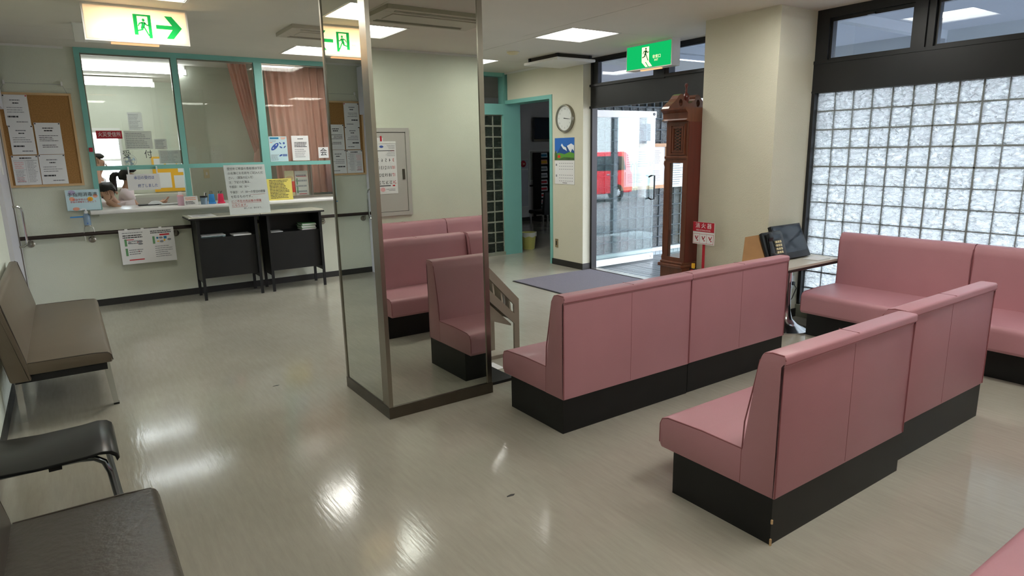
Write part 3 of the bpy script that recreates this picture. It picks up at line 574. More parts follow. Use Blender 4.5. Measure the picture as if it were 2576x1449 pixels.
notice('notice', 'white notice next to the timetable notice, lower of the second column', -.174, .055, 1.380, 1.686, 'a', 51)
# sanitiser poster, bottle, holder
T = sheet('sanitizer_poster', 'pale blue hand sanitizer poster with black Japanese heading and coloured dots', 'poster', (.004, YR-.05, 1.087), .31, .222, m='paper_blue', t=.003)
for m_, cs in (('lilac_ink', [(.06, .195, .032, .025)]), ('orange_ink', [(.055, .125, .025, .022), (.08, .018, .032, .018), (.27, .15, .022, .02)]), ('yellow_ink', [(.22, .118, .026, .024)])):
    for c_ in cs: polys(T, 'dot', m_, [ell(*c_)], -.001)
text(T, '手指用消毒液', .155, .168, .048, 'ink', fit=.27); text(T, '感染予防のため', .145, .115, .024, 'ink_red', fit=.17); text(T, '手指の消毒をしましょう', .155, .090, .022, 'ink_red', fit=.235)
mb('white_paint').box(.02, .29, .003, .05, .05, .15).build('backing', T)
hd = thing('bottle_holder', 'wire bottle holder clipped on the dark handrail', 'bottle holder', (.165, YR-.09, .85))
wr_ = mb('steel').tube([(-.042, 0, -.09), (-.045, -.005, .0), (-.035, -.008, .055), (-.02, -.01, .072), (.03, -.01, .072), (.045, -.008, .05), (.052, -.005, 0), (.05, 0, -.02)], .003, 6); wr_.build('wire', hd)
mb('steel').lathe([(.034, .07), (.036, .07), (.036, .076), (.034, .076)], 0, -.01, 18).build('ring', hd)
mb('blue_plastic').box(-.15, -.03, -.02, -.01, .165, .178).build('tag', hd)
bt = thing('sanitizer_bottle', 'clear bluish pump bottle of hand sanitizer over the handrail', 'bottle', (.165, YR-.10, .927))
mb('sanit').lathe([(0, 0), (.031, 0), (.034, .01), (.034, .095), (.028, .118), (.016, .13), (0, .13)], n=20).build('body', bt)
mb('sanit_cap').lathe([(0, .128), (.018, .128), (.018, .15), (.008, .155), (.008, .175), (0, .175)], n=16).build('cap', bt); mb('sanit_cap').tube([(.0, 0, .172), (-.02, 0, .176), (-.045, 0, .168)], .007, 8).build('nozzle', bt)
mb('ink_blue').box(-.006, .006, -.0352, -.033, .015, .030).build('mark', bt)
# two page flyer on the rail
T = sheet('two_page_flyer', 'white two-page flyer with green bars taped to the handrail', 'flyer', (.437, YR-.112, .456), .55, .39, t=.002)
gr = [(.045, .068, .205, .285), (.045, .068, .095, .18), (.325, .348, .21, .295)]
rects(T, 'green_bars', 'ink_green', gr); rects(T, 'print', 'ink_grey', lines(.26, .345, .36, 1, .12, .9, .5, 1, .05)+[(a+.04, b+.04, c, d_) for a, b, c, d_ in lines(.2, .10, .17, 3, .2, .95, .4, 3)]+[(a+.04, b+.04, c, d_) for a, b, c, d_ in lines(.2, .22, .27, 2, .2, .95, .4, 4)]+[(a+.29, b+.29, c, d_) for a, b, c, d_ in lines(.25, .05, .19, 6, .2, .92, .28, 5)])
rects(T, 'heading', 'ink', lines(.26, .29, .335, 2, .13, .92, .5, 2, .1)+[(a+.29, b+.29, c, d_) for a, b, c, d_ in lines(.25, .325, .365, 2, .08, .95, .5, 6, .05)]); [rects(T, 'red_print', 'ink_red', [q]) for q in [(.06, .14, .272, .28), (.40, .50, .300, .318), (.07, .22, .04, .052), (.17, .18, .24, .25), (.17, .18, .135, .145)]]
polys(T, 'pictures', 'ink_teal', [[(.44, .26), (.47, .26), (.47, .29), (.44, .29)], ell(.375, .275, .012, .012)], -.0016); polys(T, 'pictures', 'ink_grey', [ell(.41, .275, .02, .012), ell(.415, .232, .02, .012), ell(.495, .25, .02, .012), ell(.095, .24, .018, .01), ell(.20, .25, .025, .01), ell(.20, .222, .025, .01)], -.0016); polys(T, 'pictures', 'yellow_ink', [ell(.38, .236, .014, .006), ell(.445, .245, .009, .013)], -.0016)
for x in (.06, .22, .40): mb('ink_white').box(x, x+.03, -.004, 0, .375, .40).build('tape', T)
# two black desks
def desk(x, label):
    r = thing('writing_desk', label, 'desk', (x, 7.965, 0), 0, 'black writing desks under the counter'); w = .76
    mb('desk_top').box(-.035, w-.032, 0, .46, .955, .968).build('top', r); mb('black_board').box(-.037, w-.03, -.004, .462, .935, .956, .006).build('top_edge', r)
    for sx in (.045, w-.085):
        mb('black_board').box(sx-.003, sx+.028, .055, .075, 0, .94).build('leg', r); mb('black_board').box(sx-.003, sx+.028, .415, .435, 0, .94).build('leg', r)
        mb('black_board').box(sx+.004, sx+.020, .07, .42, .20, .935).build('side_panel', r)
    mb('black_board').box(.06, w-.07, .405, .418, .24, .935).build('back_panel', r); mb('black_board').box(.06, w-.07, .10, .41, .70, .715).build('shelf', r); mb('black_board').box(.06, w-.07, .10, .115, .25, .70).build('front_panel', r)
    return r
desk(1.135, 'black metal writing desk with pale top, papers on its shelf, nearer the handrail poster'); desk(1.905, 'black metal writing desk with pale top, stacked booklets on its shelf')
def stack(name, label, loc, w, d_, n, m, cat='papers', jit=.012, group=None, t=.004):
    r = thing(name, label, cat, loc, 0, group); R = random.Random(hash(label) % 999 if False else len(label))
    for i in range(n):
        a, b = R.uniform(-jit, jit), R.uniform(-jit, jit); mb(m[i % len(m)]).box(a, w+a, b, d_+b, i*t, i*t+t*.95).build('sheet', r)
    return r
stack('paper_stack', 'grey-green papers fanned on the shelf of the desk near the handrail poster', (1.21, 8.09, .716), .26, .20, 6, ['paper_blue', 'dark_green', 'paper'], jit=.02)
stack('paper_stack', 'white papers lying at the open end of the desk shelf', (1.56, 8.07, .716), .20, .20, 4, ['paper'], jit=.01)
stack('paper_sheet', 'single white sheet on the shelf of the second desk', (2.0, 8.08, .716), .14, .19, 2, ['paper'], jit=.004)
stack('booklet_stack', 'thick stack of white booklets on the shelf of the second desk', (2.38, 8.09, .716), .17, .20, 9, ['paper', 'paper', 'ink_green'], jit=.014, t=.009)
T = sheet('printed_form', 'flat printed form lying on the pale desk top', 'paper', (1.14, 8.02, .969), .26, .34, rx=-PI/2, t=.001)
rects(T, 'print', 'ink_grey', lines(.26, .03, .31, 12, .08, .92, .35, 3))
T.location = (1.14, 8.36, .9695); T.rotation_euler = (-PI/2, 0, 0)
T.location = (1.14, 8.01, .9695)
# big leaning notice
T = sheet('reception_notice', 'large white leaning notice with Japanese lines and red underlined text on the desks', 'sign', (1.542, 7.99, .9685), .455, .57, rx=math.radians(-9), t=.004)
Ls = ['受付をご希望の患者様は下記', 'の名簿にお名前をご記入くだ', 'さい。（家族の記入可）', '注：下記の名簿は、', '午前診：08：30～', '午後診：17：00～の受付の順番', 'を取るものです。']
fw = [.39, .39, .27, .235, .215, .39, .235]
for i, (l, w) in enumerate(zip(Ls, fw)): text(T, l, .033, .525-i*.052-(.010 if i > 4 else 0), .034, 'ink_mid', align='LEFT', fit=w)
text(T, 'にご不在の方は後の順番', .033, .150, .032, 'ink_red', align='LEFT', fit=.33); text(T, 'になります。', .033, .105, .032, 'ink_red', align='LEFT', fit=.165); text(T, '詳しくは、受付まで。', .16, .066, .022, 'ink_mid', align='LEFT', fit=.20)
rects(T, 'underline', 'ink_red', [(.033, .37, .129, .1315), (.033, .20, .084, .0865), (.25, .42, .221, .223)])
mb('pane').box(-.004, .459, -.006, -.0045, 0, .574).build('acrylic_front', T); mb('white_paint').box(.18, .28, .004, .06, 0, .004).build('foot', T)
T = sheet('yellow_notice', 'yellow notice card with black print standing on the counter', 'sign', (2.08, 8.37, ZK), .305, .265, m='paper_yellow', t=.003, rx=math.radians(-5))
rects(T, 'print', 'ink', lines(.305, .02, .255, 13, .10, .92, .42, 8, .3)); mb('paper_yellow').box(.02, .28, .003, .05, 0, .003).build('foot', T)
# small things on the counter
T = thing('card_box', 'pink cardboard box on the counter', 'box', (1.075, 8.40, ZK)); mb('pink_box').box(0, .06, 0, .07, 0, .12).build('body', T); mb('pink_ink').box(-.002, .062, -.002, .072, .105, .122).build('lid', T); mb('paper').box(.01, .05, .02, .05, .12, .155).build('paper', T)
T = sheet('small_card_sign', 'small cream card sign with red print on the counter', 'sign', (1.135, 8.37, ZK), .145, .105, t=.003, rx=math.radians(-6)); rects(T, 'print', 'ink', lines(.145, .01, .05, 3, .08, .92, .5, 2)); rects(T, 'red_print', 'orange_ink', lines(.145, .055, .095, 2, .08, .92, .5, 4)); mb('paper').box(.0, .145, .003, .035, 0, .003).build('foot', T)
T = thing('tape_pot', 'clear pot with a black lid and pens on the counter', 'pen pot', (1.35, 8.40, ZK)); mb('sanit').lathe([(0, 0), (.036, 0), (.04, .07), (.04, .08), (0, .08)], n=18).build('pot', T); mb('black_plastic').lathe([(.0, .08), (.043, .08), (.043, .10), (0, .10)], n=18).build('lid', T)
mb('white_gloss').tube([(.01, 0, .10), (.015, .0, .14)], .007).build('pen', T); mb('black_plastic').tube([(.02, .01, .10), (.03, .012, .13)], .007).build('pen', T)
for nm, x, m, l in (('bag_pen_holder', 1.435, 'blue_plastic', 'blue bag-shaped pen holder on the counter'), ('bag_pen_holder', 1.535, 'red_plastic', 'red bag-shaped pen holder on the counter')):
    T = thing(nm, l, 'pen holder', (x, 8.40, ZK)); o = mb(m).prism(rpoly([(-.036, 0), (.036, 0), (.028, .115), (-.028, .115)], [.012, .012, .006, .006]), -.02, .02, 'y', .004).build('body', T)
    mb(m).tube([(-.04, -.012, .012), (0, -.026, .008), (.04, -.012, .012)], .01).build('front_rim', T)
    if m == 'blue_plastic': mb('black_plastic').tube([(-.014, 0, .11), (-.008, 0, .15), (.008, 0, .15), (.014, 0, .11)], .003, 6).build('handle', T)
    else:
        for px in (-.01, .008): mb('black_plastic').tube([(px, 0, .11), (px*1.6-.004, 0, .14), (px*1.6+.010, 0, .145)], .004, 6).build('pen', T)
stack('paper_tray', 'white papers lying flat on the counter behind the card sign', (.92, 8.62, ZK), .22, .16, 4, ['paper'], jit=.02)
T = thing('paper_lump', 'crumpled white cloth on the dark tray inside the counter', 'cloth', (.86, 8.80, ZK)); mb('black_matte').box(-.16, .18, -.06, .08, 0, .012).build('tray', T); mb('paper').lathe([(0, .05), (.04, .045), (.07, .025), (.085, .012)], .02, 0, 7).build('cloth', T)
# signs on the reception glass
yg = YR+.007
T = sheet('fire_receiver_sign', 'red sign with white Japanese lettering stuck on the reception glass', 'sign', (.37, yg, 1.847), .245, .086, m='red_sign', t=.002); text(T, '火災受信所', .125, .043, .056, 'ink_white', fit=.215)
T = thing('reception_lettering', 'two large black characters stuck on the reception glass', 'lettering', (.595, yg, 1.62))
text(T, '受', .038, .048, .098, 'ink', y=0, fit=.076, name='character'); text(T, '付', .252, .048, .098, 'ink', y=0, fit=.076, name='character')
T = sheet('closed_sign', 'white hanging sign with blue Japanese lettering in the reception window', 'sign', (.597, YR-.05, 1.278), .325, .178, t=.004, rx=math.radians(4)); text(T, '本日の受付は', .17, .135, .042, 'ink_blue', fit=.20); text(T, '終了しました', .20, .045, .042, 'ink_blue', fit=.20)
for x in (.02, .30): mb('ink_white').box(x, x+.012, .001, .03, .178, .26).build('hanger', T)
def inpaper(label, x0, x1, z0, z1, seed, y, name='paper_notice', m='paper', n=8, back=True):
    w, h = x1-x0, z1-z0; T = sheet(name, label, 'paper', (x0, y, z0), w, h, t=.001, m='paper_thin'); rects(T, 'print', 'ink_grey', lines(w, h*.06, h*.92, n, .06, .94, .3, seed)); return T
yi = YR+.019
inpaper('wide printed table taped inside the reception glass above the two large characters', .632, .905, 1.729, 1.93, 2, yi, n=9); inpaper('small paper taped inside the glass beside the wide printed table', .923, 1.05, 1.725, 1.842, 3, yi, n=6); inpaper('ruled paper taped inside the glass in the corner over the teal bar', .955, 1.178, 1.562, 1.715, 4, yi, n=10)
inpaper('white list pinned high on the office wall', .955, 1.152, 2.05, 2.325, 5, YB-.003, n=12)
T = sheet('slipper_poster', 'pale blue poster with dark blue slippers on the reception glass', 'poster', (2.19, YR+.008, 1.556), .22, .308, m='paper_blue', t=.002)
rects(T, 'header', 'ink_teal', [(.012, .12, .275, .298)]); rects(T, 'orange_print', 'orange_ink', [(.145, .205, .285, .296), (.15, .195, .272, .28), (.01, .04, .228, .236)]); rects(T, 'print', 'ink_grey', lines(.22, .01, .09, 6, .05, .55, .35, 4)+lines(.22, .24, .26, 2, .05, .5, .35, 5))
polys(T, 'slippers', 'ink_blue', [ell(.067, .183, .062, .026, 16, .75), ell(.135, .225, .018, .008, 10, -.7), ell(.18, .225, .013, .013), ell(.14, .175, .02, .009, 10, -.5), ell(.187, .178, .02, .007, 10, .8), ell(.13, .075, .022, .010, 10, .5)]+[[(.155+i*.014, .062), (.165+i*.014, .062), (.166+i*.014, .09), (.156+i*.014, .09)] for i in range(4)]); polys(T, 'strap', 'ink_white', [ell(.085, .205, .012, .006, 10, .75), ell(.045, .165, .01, .005, 10, .75)], -.003)
T = sheet('white_notice', 'white printed notice on the reception glass over the pink curtain', 'notice', (2.468, YR+.008, 1.562), .217, .31, t=.002); rects(T, 'heading', 'ink', lines(.217, .262, .278, 1, .36, .68, .6, 3, .02)+lines(.217, .165, .235, 4, .15, .92, .5, 4, .25)); rects(T, 'print', 'ink_grey', lines(.217, .035, .15, 5, .15, .9, .3, 6))
T = sheet('accounts_sign', 'small white card with one large black character on the reception glass', 'sign', (2.805, YR+.008, 1.588), .132, .137, t=.002); text(T, '会', .066, .07, .105, 'ink', fit=.09)
T = inpaper('white flyer with green bars standing behind the sliding glass', 2.485, 2.655, 1.115, 1.43, 7, YR+.055, n=4); rects(T, 'green_bars', 'ink_green', [(.015, .032, .03, .11), (.015, .032, .14, .22)]); rects(T, 'red_print', 'ink_red', [(.02, .15, .24, .247), (.04, .14, .015, .022)])
T = sheet('photo_card', 'yellowish picture card standing behind the yellow notice', 'card', (2.355, YR+.055, 1.10), .12, .335, m='cream_plastic', t=.002); polys(T, 'picture', 'light_wood', [ell(.06, .24, .05, .03)]); polys(T, 'picture', 'car_orange', [[(.085, .06), (.12, .06), (.12, .20), (.085, .20)]])
# curtains
def curtain(name, label, fx, zs, y, m, nf=9, amp=.03, cat='curtain'):
    T = thing(name, label, cat, (0, y, 0)); b = mb(m); N = nf*8; vs = []; fs = []
    for k, z in enumerate(zs):
        x0, x1 = fx(z)
        for i in range(N+1):
            u = i/N; vs.append((x0+(x1-x0)*u, amp*math.sin(u*nf*2*PI+.5*math.sin(z*3))*(.8+.3*math.sin(u*11)), z))
    for k in range(len(zs)-1):
        for i in range(N): fs.append((k*(N+1)+i, k*(N+1)+i+1, (k+1)*(N+1)+i+1, (k+1)*(N+1)+i))
    b.add(vs, fs, True); b.build('cloth', T); return T
T = curtain('pink_curtain', 'salmon pink pleated curtain behind the reception glass', lambda z: (2.27+.03*(2.74-z), 3.14), [1.13, 1.5, 1.9, 2.3, 2.74], YR+.24, 'curtain', 9, .03)
mb('white_paint').box(1.85, 3.2, -.015, .015, 2.75, 2.785).build('rail', T)
def tied(z):
    t_ = max(0, min(1, (2.74-z)/1.15)); return (1.84+.235*t_**1.1, 2.06+.11*t_)
T = curtain('tied_curtain', 'pink curtain gathered and tied back beside the teal mullion', tied, [1.60, 1.8, 2.0, 2.25, 2.5, 2.74], YR+.24, 'curtain', 5, .025)
mb('curtain').lathe([(.04, 0), (.085, -.06), (.10, -.14), (.085, -.19), (.0, -.20)], 2.14, .0, 14, 'z', 1.72).build('gathered_end', T)
# office interior
T = thing('fluorescent_light', 'long bare fluorescent light just behind the reception glass', 'ceiling light', (.86, 9.62, 2.70), 0, 'office tube lights'); mb('tube_on').tube([(-.62, 0, 0), (.62, 0, 0)], .02, 12).build('tube', T); mb('white_paint').prism([(-.07, .09), (.07, .09), (.04, .03), (-.04, .03)], -.63, .63, 'x').build('housing', T)
for s in (-.63, .63): mb('white_paint').box(s-.02, s+.02, -.03, .03, -.03, .05).build('end_cap', T)
mb('tube_on').tube([(-.62, -.06, 0.0), (.62, -.06, 0.0)], .018, 12).build('tube', T)
T2 = copy_tree(T, None, (.66, 11.2, 2.68), 0, 'long fluorescent light deeper in the office near its back wall', 'office tube lights')
T = thing('yellow_pin_board', 'yellow pin board with papers on the office wall', 'notice board', (1.20, YB-.02, 1.10)); mb('yellow_ink').box(0, .52, 0, .02, 0, .55).build('board', T)
for i, (x, z, w, h) in enumerate(((.03, .36, .14, .16), (.2, .40, .14, .12), (.36, .30, .13, .2), (.05, .06, .2, .24), (.29, .05, .18, .2))): mb('paper').box(x, x+w, -.004, 0, z, z+h).build('paper', T)
T = thing('office_cabinet', 'grey filing cabinet with papers against the office wall', 'cabinet', (.86, 11.42, 0)); mb('partition').box(0, .95, 0, .36, 0, 1.08).build('body', T)
for k in range(3): d_ = mb('door_grey').box(.02, .93, -.012, 0, .05+k*.34, .36+k*.34).build('drawer', T); mb('steel').box(.40, .55, -.025, -.012, .19+k*.34, .21+k*.34).build('handle', d_)
T = thing('wall_fan', 'small wall fan with wire cage on the office wall', 'fan', (.90, YB-.14, 1.60)); T.scale = (.75, 1, .75); fb = mb('ink_grey')
for rr in (.04, .08, .115): fb.tube([(rr*math.cos(2*PI*i/20), -.02, rr*math.sin(2*PI*i/20)) for i in range(21)], .003, 5)
fb.build('cage', T); mb('ink_grey').lathe([(0, -.03), (.03, -.03), (.03, .05), (0, .05)], 0, 0, 12, 'y').build('motor', T); mb('white_paint').box(-.015, .015, .03, .14, -.12, .0).build('bracket', T)
for i in range(4):
    a = i*PI/2; mb('sanit').add([(0, -.005, 0), (.1*math.cos(a), -.01, .1*math.sin(a)), (.1*math.cos(a+.7), .005, .1*math.sin(a+.7))], [(0, 1, 2)]).build('blade', T)
T = thing('wall_switch', 'beige switch plate on the grey office partition', 'switch', (1.612, 9.588, 1.41)); mb('cream_plastic').box(-.035, .035, 0, .012, -.06, .06, .003).build('plate', T); mb('white_paint').box(-.01, .01, -.004, 0, -.02, .02).build('rocker', T)
T = thing('red_alarm_lamp', 'tiny red button on the teal window jamb', 'button', (.30, FY0-.012, 1.73)); mb('red_sign').box(-.018, .018, 0, .012, -.022, .022, .003).build('case', T); mb('ink_red').box(-.008, .008, -.004, 0, -.008, .008).build('button', T)

# ================================================================== CLOCK WALL
T = thing('wall_clock', 'round silver wall clock on the beige wall beside the doorway', 'clock', (XW, 7.045, 2.047), -PI/2)
mb('steel').lathe([(.10, 0), (.185, 0), (.188, -.02), (.178, -.04), (.165, -.042), (.16, -.02)], 0, 0, 40, 'y').build('rim', T); mb('paper').lathe([(0, -.0205), (.162, -.02), (.162, -.01), (0, -.01)], 0, 0, 40, 'y').build('dial', T)
for h in range(1, 13): a = PI/2-h*PI/6; text(T, str(h), .125*math.cos(a), .125*math.sin(a), .034, 'ink_grey', y=-.023, name='numeral')
def hand(ang, l, w): a = PI/2-ang; c, s = math.cos(a), math.sin(a); return [(-.02*c-w*s, -.02*s+w*c), (l*c-w*.4*s, l*s+w*.4*c), (l*c+w*.4*s, l*s-w*.4*c), (-.02*c+w*s, -.02*s-w*c)]
polys(T, 'hour_hand', 'ink', [hand(math.radians(98), .085, .006)], -.025); polys(T, 'minute_hand', 'ink', [hand(math.radians(96), .13, .004)], -.027)
polys(T, 'crystal', 'pane', [ell(0, 0, .165, .165, 32)], -.036)
T = sheet('mountain_calendar', 'wall calendar with snowy blue mountain picture under the round clock', 'calendar', (XW-.006, 7.285, 1.16), .425, .63, -PI/2, t=.004)
rects(T, 'sky', 'sky_blue', [(0, .425, .33, .63)], -.001); polys(T, 'mountain', 'mount_blue', [[(.03, .39), (.12, .50), (.16, .555), (.21, .50), (.27, .52), (.36, .55), (.425, .52), (.425, .38)]], -.002); polys(T, 'snow', 'snow', [[(.14, .53), (.16, .555), (.20, .515), (.25, .50), (.27, .45), (.23, .47), (.19, .48)], [(.27, .52), (.36, .552), (.42, .525), (.42, .45), (.38, .48), (.35, .43), (.31, .47)], [(.02, .43), (.05, .45), (.05, .43)]], -.003); polys(T, 'meadow', 'grass', [[(0, .33), (.425, .33), (.425, .42), (.33, .44), (.22, .41), (.10, .43), (0, .41)]], -.004); polys(T, 'trees', 'leaf', [[(0, .33), (.06, .33), (.06, .40), (.03, .47), (.0, .42)], [(.06, .33), (.425, .33), (.425, .36), (.2, .37)]], -.005); polys(T, 'hut', 'car_orange', [[(.07, .36), (.13, .36), (.13, .39), (.10, .405), (.07, .39)]], -.006)
rects(T, 'dates', 'ink_grey', [(.10+c*.045, .118+c*.045, .04+r_*.04, .05+r_*.04) for c in range(7) for r_ in range(7) if r_ != 3]+[(.02, .05, .25, .28), (.02, .05, .10, .13)]); mb('ink_white').tube([(.21, .001, .63), (.21, .003, .66)], .004, 6).build('hanger', T); rects(T, 'imprint', 'ink', [(.17, .27, .015, .022)])
T = thing('wall_socket', 'brown socket plate low on the beige wall by the doorway', 'socket', (XW, 7.257, .316), -PI/2); mb('plate_brown').box(-.032, .032, -.008, 0, -.06, .06, .003).build('plate', T); mb('slot').box(-.012, .012, -.010, -.007, -.03, .03).build('outlet', T)
# ================================================================== MAT, MAGAZINE RACK
T = thing('door_mat', 'grey carpet door mat with dark rubber edge in front of the entrance', 'mat', (4.555, 5.0, 0)); mb('carpet').box(.015, 1.29, .015, 1.635, .001, .012).build('pile', T); mb('carpet_edge').box(0, 1.305, 0, 1.65, .0005, .008).build('rubber_edge', T)
T = thing('brochure_rack', 'sloping grey-brown metal brochure rack behind the mirror column', 'rack', (2.27, 4.0, 0))
for y in (0, .36):
    sd = mb('rack_metal')
    sd.prism([(.0, 1.02), (.03, 1.02), (.525, .505), (.525, 0), (.48, 0), (.48, .465), (.0, .965)], y, y+.02, 'y'); sd.prism([(.0, .86), (.48, .395), (.48, .315), (.0, .76)], y, y+.02, 'y'); sd.box(.0, .04, y, y+.02, 0, 1.02); sd.build('side_frame', T)
mb('rack_metal').prism([(.02, .73), (.46, .31), (.46, .295), (.02, .46)], .02, .36, 'y').build('tray', T)
for i in range(6): x = .06+i*.075; z = .96-i*.079; mb('ac_beige').prism([(x, z), (x+.012, z), (x+.04, z-.22), (x+.028, z-.22)], .02, .36, 'y').build('divider', T)
mb('black_matte').box(.0, .24, -.33, .0, .0, .02).build('floor_plate', T)
mb('rack_metal').box(.0, .52, .15, .19, 0, .03).build('stretcher', T)
T = thing('brochure', 'blue and white leaflet standing in the sloping brochure rack', 'leaflet', (2.70, 4.06, .40)); mb('paper').box(0, .008, 0, .20, 0, .23).build('leaflet', T); mb('ink_teal').box(-.001, .009, -.001, .201, .17, .215).build('band', T)
T = thing('white_slip', 'white paper slip lying on the floor beside the brochure rack', 'paper', (2.50, 3.93, .0005)); mb('paper').box(0, .10, 0, .16, 0, .002).build('sheet', T)
# ================================================================== GRANDFATHER CLOCK
T = thing('grandfather_clock', 'tall reddish wooden grandfather clock with swan-neck top beside the entrance', 'clock', (5.0, 4.272, 0)); cw, dd = .50, .27    # local x 0..cw, back y=0, front y=dd
ck = mb('clock_wood').box(-.035, cw+.035, -.0, dd+.03, 0, .08, .008).box(-.02, cw+.02, 0, dd+.015, .08, .44).box(-.04, cw+.04, 0, dd+.04, .44, .475, .01).box(-.025, cw+.025, 0, dd+.02, .475, .50, .008); ck.build('base', T)
tr = mb('clock_wood').box(.0, .05, dd-.05, dd-.0, .50, 1.52).box(cw-.05, cw, dd-.05, dd, .50, 1.52).box(0, .03, .0, .05, .50, 1.52).box(cw-.03, cw, 0, .05, .50, 1.52).box(0, cw, .0, dd, .50, .54).box(0, cw, 0, dd, 1.48, 1.54); tr.build('trunk', T)
mb('clock_red').box(.01, cw-.01, -.003, .012, .50, 1.90).build('back_panel', T)
for x in (.008, cw-.012): mb('pane').box(x, x+.004, .05, dd-.05, .54, 1.48).build('side_glass', T)
mb('pane').box(.05, cw-.05, dd-.02, dd-.016, .54, 1.48).build('front_glass', T)
for x in (.012, cw-.03): mb('clock_wood').lathe([(0, .50), (.022, .50), (.026, .53), (.015, .56), (.018, .60), (.018, 1.40), (.015, 1.44), (.026, 1.47), (.022, 1.50), (0, 1.50)], x+.008, dd+.012, 14).build('column', T)
hb = mb('clock_wood').box(0, cw, .0, dd, 1.54, 1.87).box(-.012, cw+.012, 0, dd+.012, 1.52, 1.545, .006); hb.build('hood', T)
for x, s in ((0, -1), (cw, 1)):
    f = mb('clock_wood')
    for i, (a, b, c, d_) in enumerate(((.03, .215, 1.56, 1.85), (.055, .19, 1.585, 1.825))):
        t_ = .012-.004*i
        for y0, y1, z0, z1 in ((a, b, c, c+.014), (a, b, d_-.014, d_), (a, a+.014, c, d_), (b-.014, b, c, d_)): f.box(min(x, x+s*t_), max(x, x+s*t_), y0, y1, z0, z1)
    f.build('panel_moulding', T); mb('slot').box(min(x, x+s*.002), max(x, x+s*.002), .085, .16, 1.60, 1.81).build('sound_hole_shade', T)  # dark sheet behind the lattice paints in the shade of the sound hole
    g = mb('clock_wood')
    for k in range(7):
        z = 1.60+k*.03; g.tube([(x+s*.004, .085, z), (x+s*.004, .16, z+.03)], .004, 5); g.tube([(x+s*.004, .16, z), (x+s*.004, .085, z+.03)], .004, 5)
    g.build('lattice', T)
co = mb('clock_wood').prism([(-.0, 1.87), (-.045, 1.885), (-.02, 1.90), (-.02, 1.955), (-.055, 1.985), (-.055, 2.0), (cw+.055, 2.0), (cw+.055, 1.985), (cw+.02, 1.955), (cw+.02, 1.90), (cw+.045, 1.885), (cw, 1.87)], -.005, dd+.035, 'y'); co.build('cornice', T)
def swan(s):
    hole = [(.128+.027*math.cos(-PI/2-2*PI*i/12), 2.060+.036*math.sin(-PI/2-2*PI*i/12)) for i in range(13)]
    prof = [(0, 2.0), (.128, 2.0)]+hole+[(.1282, 2.0), (.30, 2.0), (.285, 2.02), (.255, 2.045), (.215, 2.07), (.18, 2.10), (.155, 2.13), (.125, 2.145), (.095, 2.14), (.08, 2.12), (.085, 2.10), (.07, 2.085), (.05, 2.08), (.03, 2.065), (0, 2.055)]
    return [(cw/2+s*a, b) for a, b in prof]
for s in (-1, 1): mb('clock_wood').prism(swan(s), dd-.06, dd+.03, 'y').build('pediment', T)
mb('clock_red').lathe([(0, 2.05), (.03, 2.05), (.022, 2.07), (.028, 2.095), (.034, 2.12), (.022, 2.15), (.010, 2.165), (.013, 2.185), (.008, 2.20), (.012, 2.215), (.018, 2.23), (.014, 2.248), (0, 2.255)], cw/2, dd-.015, 16).build('finial', T)
dl = mb('cream_plastic').box(.06, cw-.06, dd, dd+.006, 1.56, 1.85).build('dial', T); mb('yellow_ink').lathe([(0, dd-.06), (.06, dd-.06), (.06, dd-.05), (0, dd-.05)], cw/2, 0, 20, 'y', .72).build('pendulum_bob', T); mb('yellow_ink').box(cw/2-.006, cw/2+.006, dd-.06, dd-.052, .72, 1.50).build('pendulum_rod', T)
# ================================================================== FIRE EXTINGUISHER + SIGN
T = thing('extinguisher_stand', 'red and white fire extinguisher sign on a red post beside the pillar', 'sign', (5.06, 4.085, 0), -PI/2)
mb('red_sign').box(-.011, .011, 0, .014, .015, .72).build('post', T); mb('red_sign').box(-.045, .045, -.06, .06, 0, .015).build('foot', T); mb('paper').box(-.127, .127, -.006, 0, .70, .915).build('plate', T)
rects(T, 'red_band', 'red_sign', [(-.127, .127, .822, .915), (-.122, .122, .708, .711), (-.122, .122, .80, .803), (-.122, -.119, .708, .803), (.119, .122, .708, .803), (-.042, -.040, .708, .803), (.04, .042, .708, .803)], -.008)
text(T, '消 火 器', 0, .878, .055, 'ink_white', y=-.009, fit=.19); text(T, 'FIRE EXTINGUISHER', 0, .836, .018, 'ink_white', y=-.009, fit=.17)
for i in range(3): cx = -.08+i*.081; polys(T, 'diagram', 'red_sign', [[(cx-.02, .775), (cx-.012, .782), (cx+.006, .748), (cx-.002, .742)], [(cx+.016, .785), (cx+.022, .78), (cx+.004, .745), (cx-.002, .75)], ell(cx+.012, .737, .008, .006)], -.008)
T = thing('fire_extinguisher', 'red fire extinguisher with a yellow pin behind the pink bench', 'fire extinguisher', (5.05, 4.195, .0)); mb('red_sign').lathe([(0, 0), (.05, 0), (.055, .02), (.055, .33), (.045, .38), (.02, .41), (.02, .44), (0, .44)], n=20).build('cylinder', T); mb('black_plastic').box(-.012, .012, -.09, .03, .43, .45).build('handle', T); mb('yellow_ink').box(-.008, .008, -.02, .01, .445, .50).build('pin', T); mb('black_plastic').tube([(0, -.02, .42), (.05, -.06, .40), (.075, -.05, .25), (.07, -.03, .10)], .008).build('hose', T)
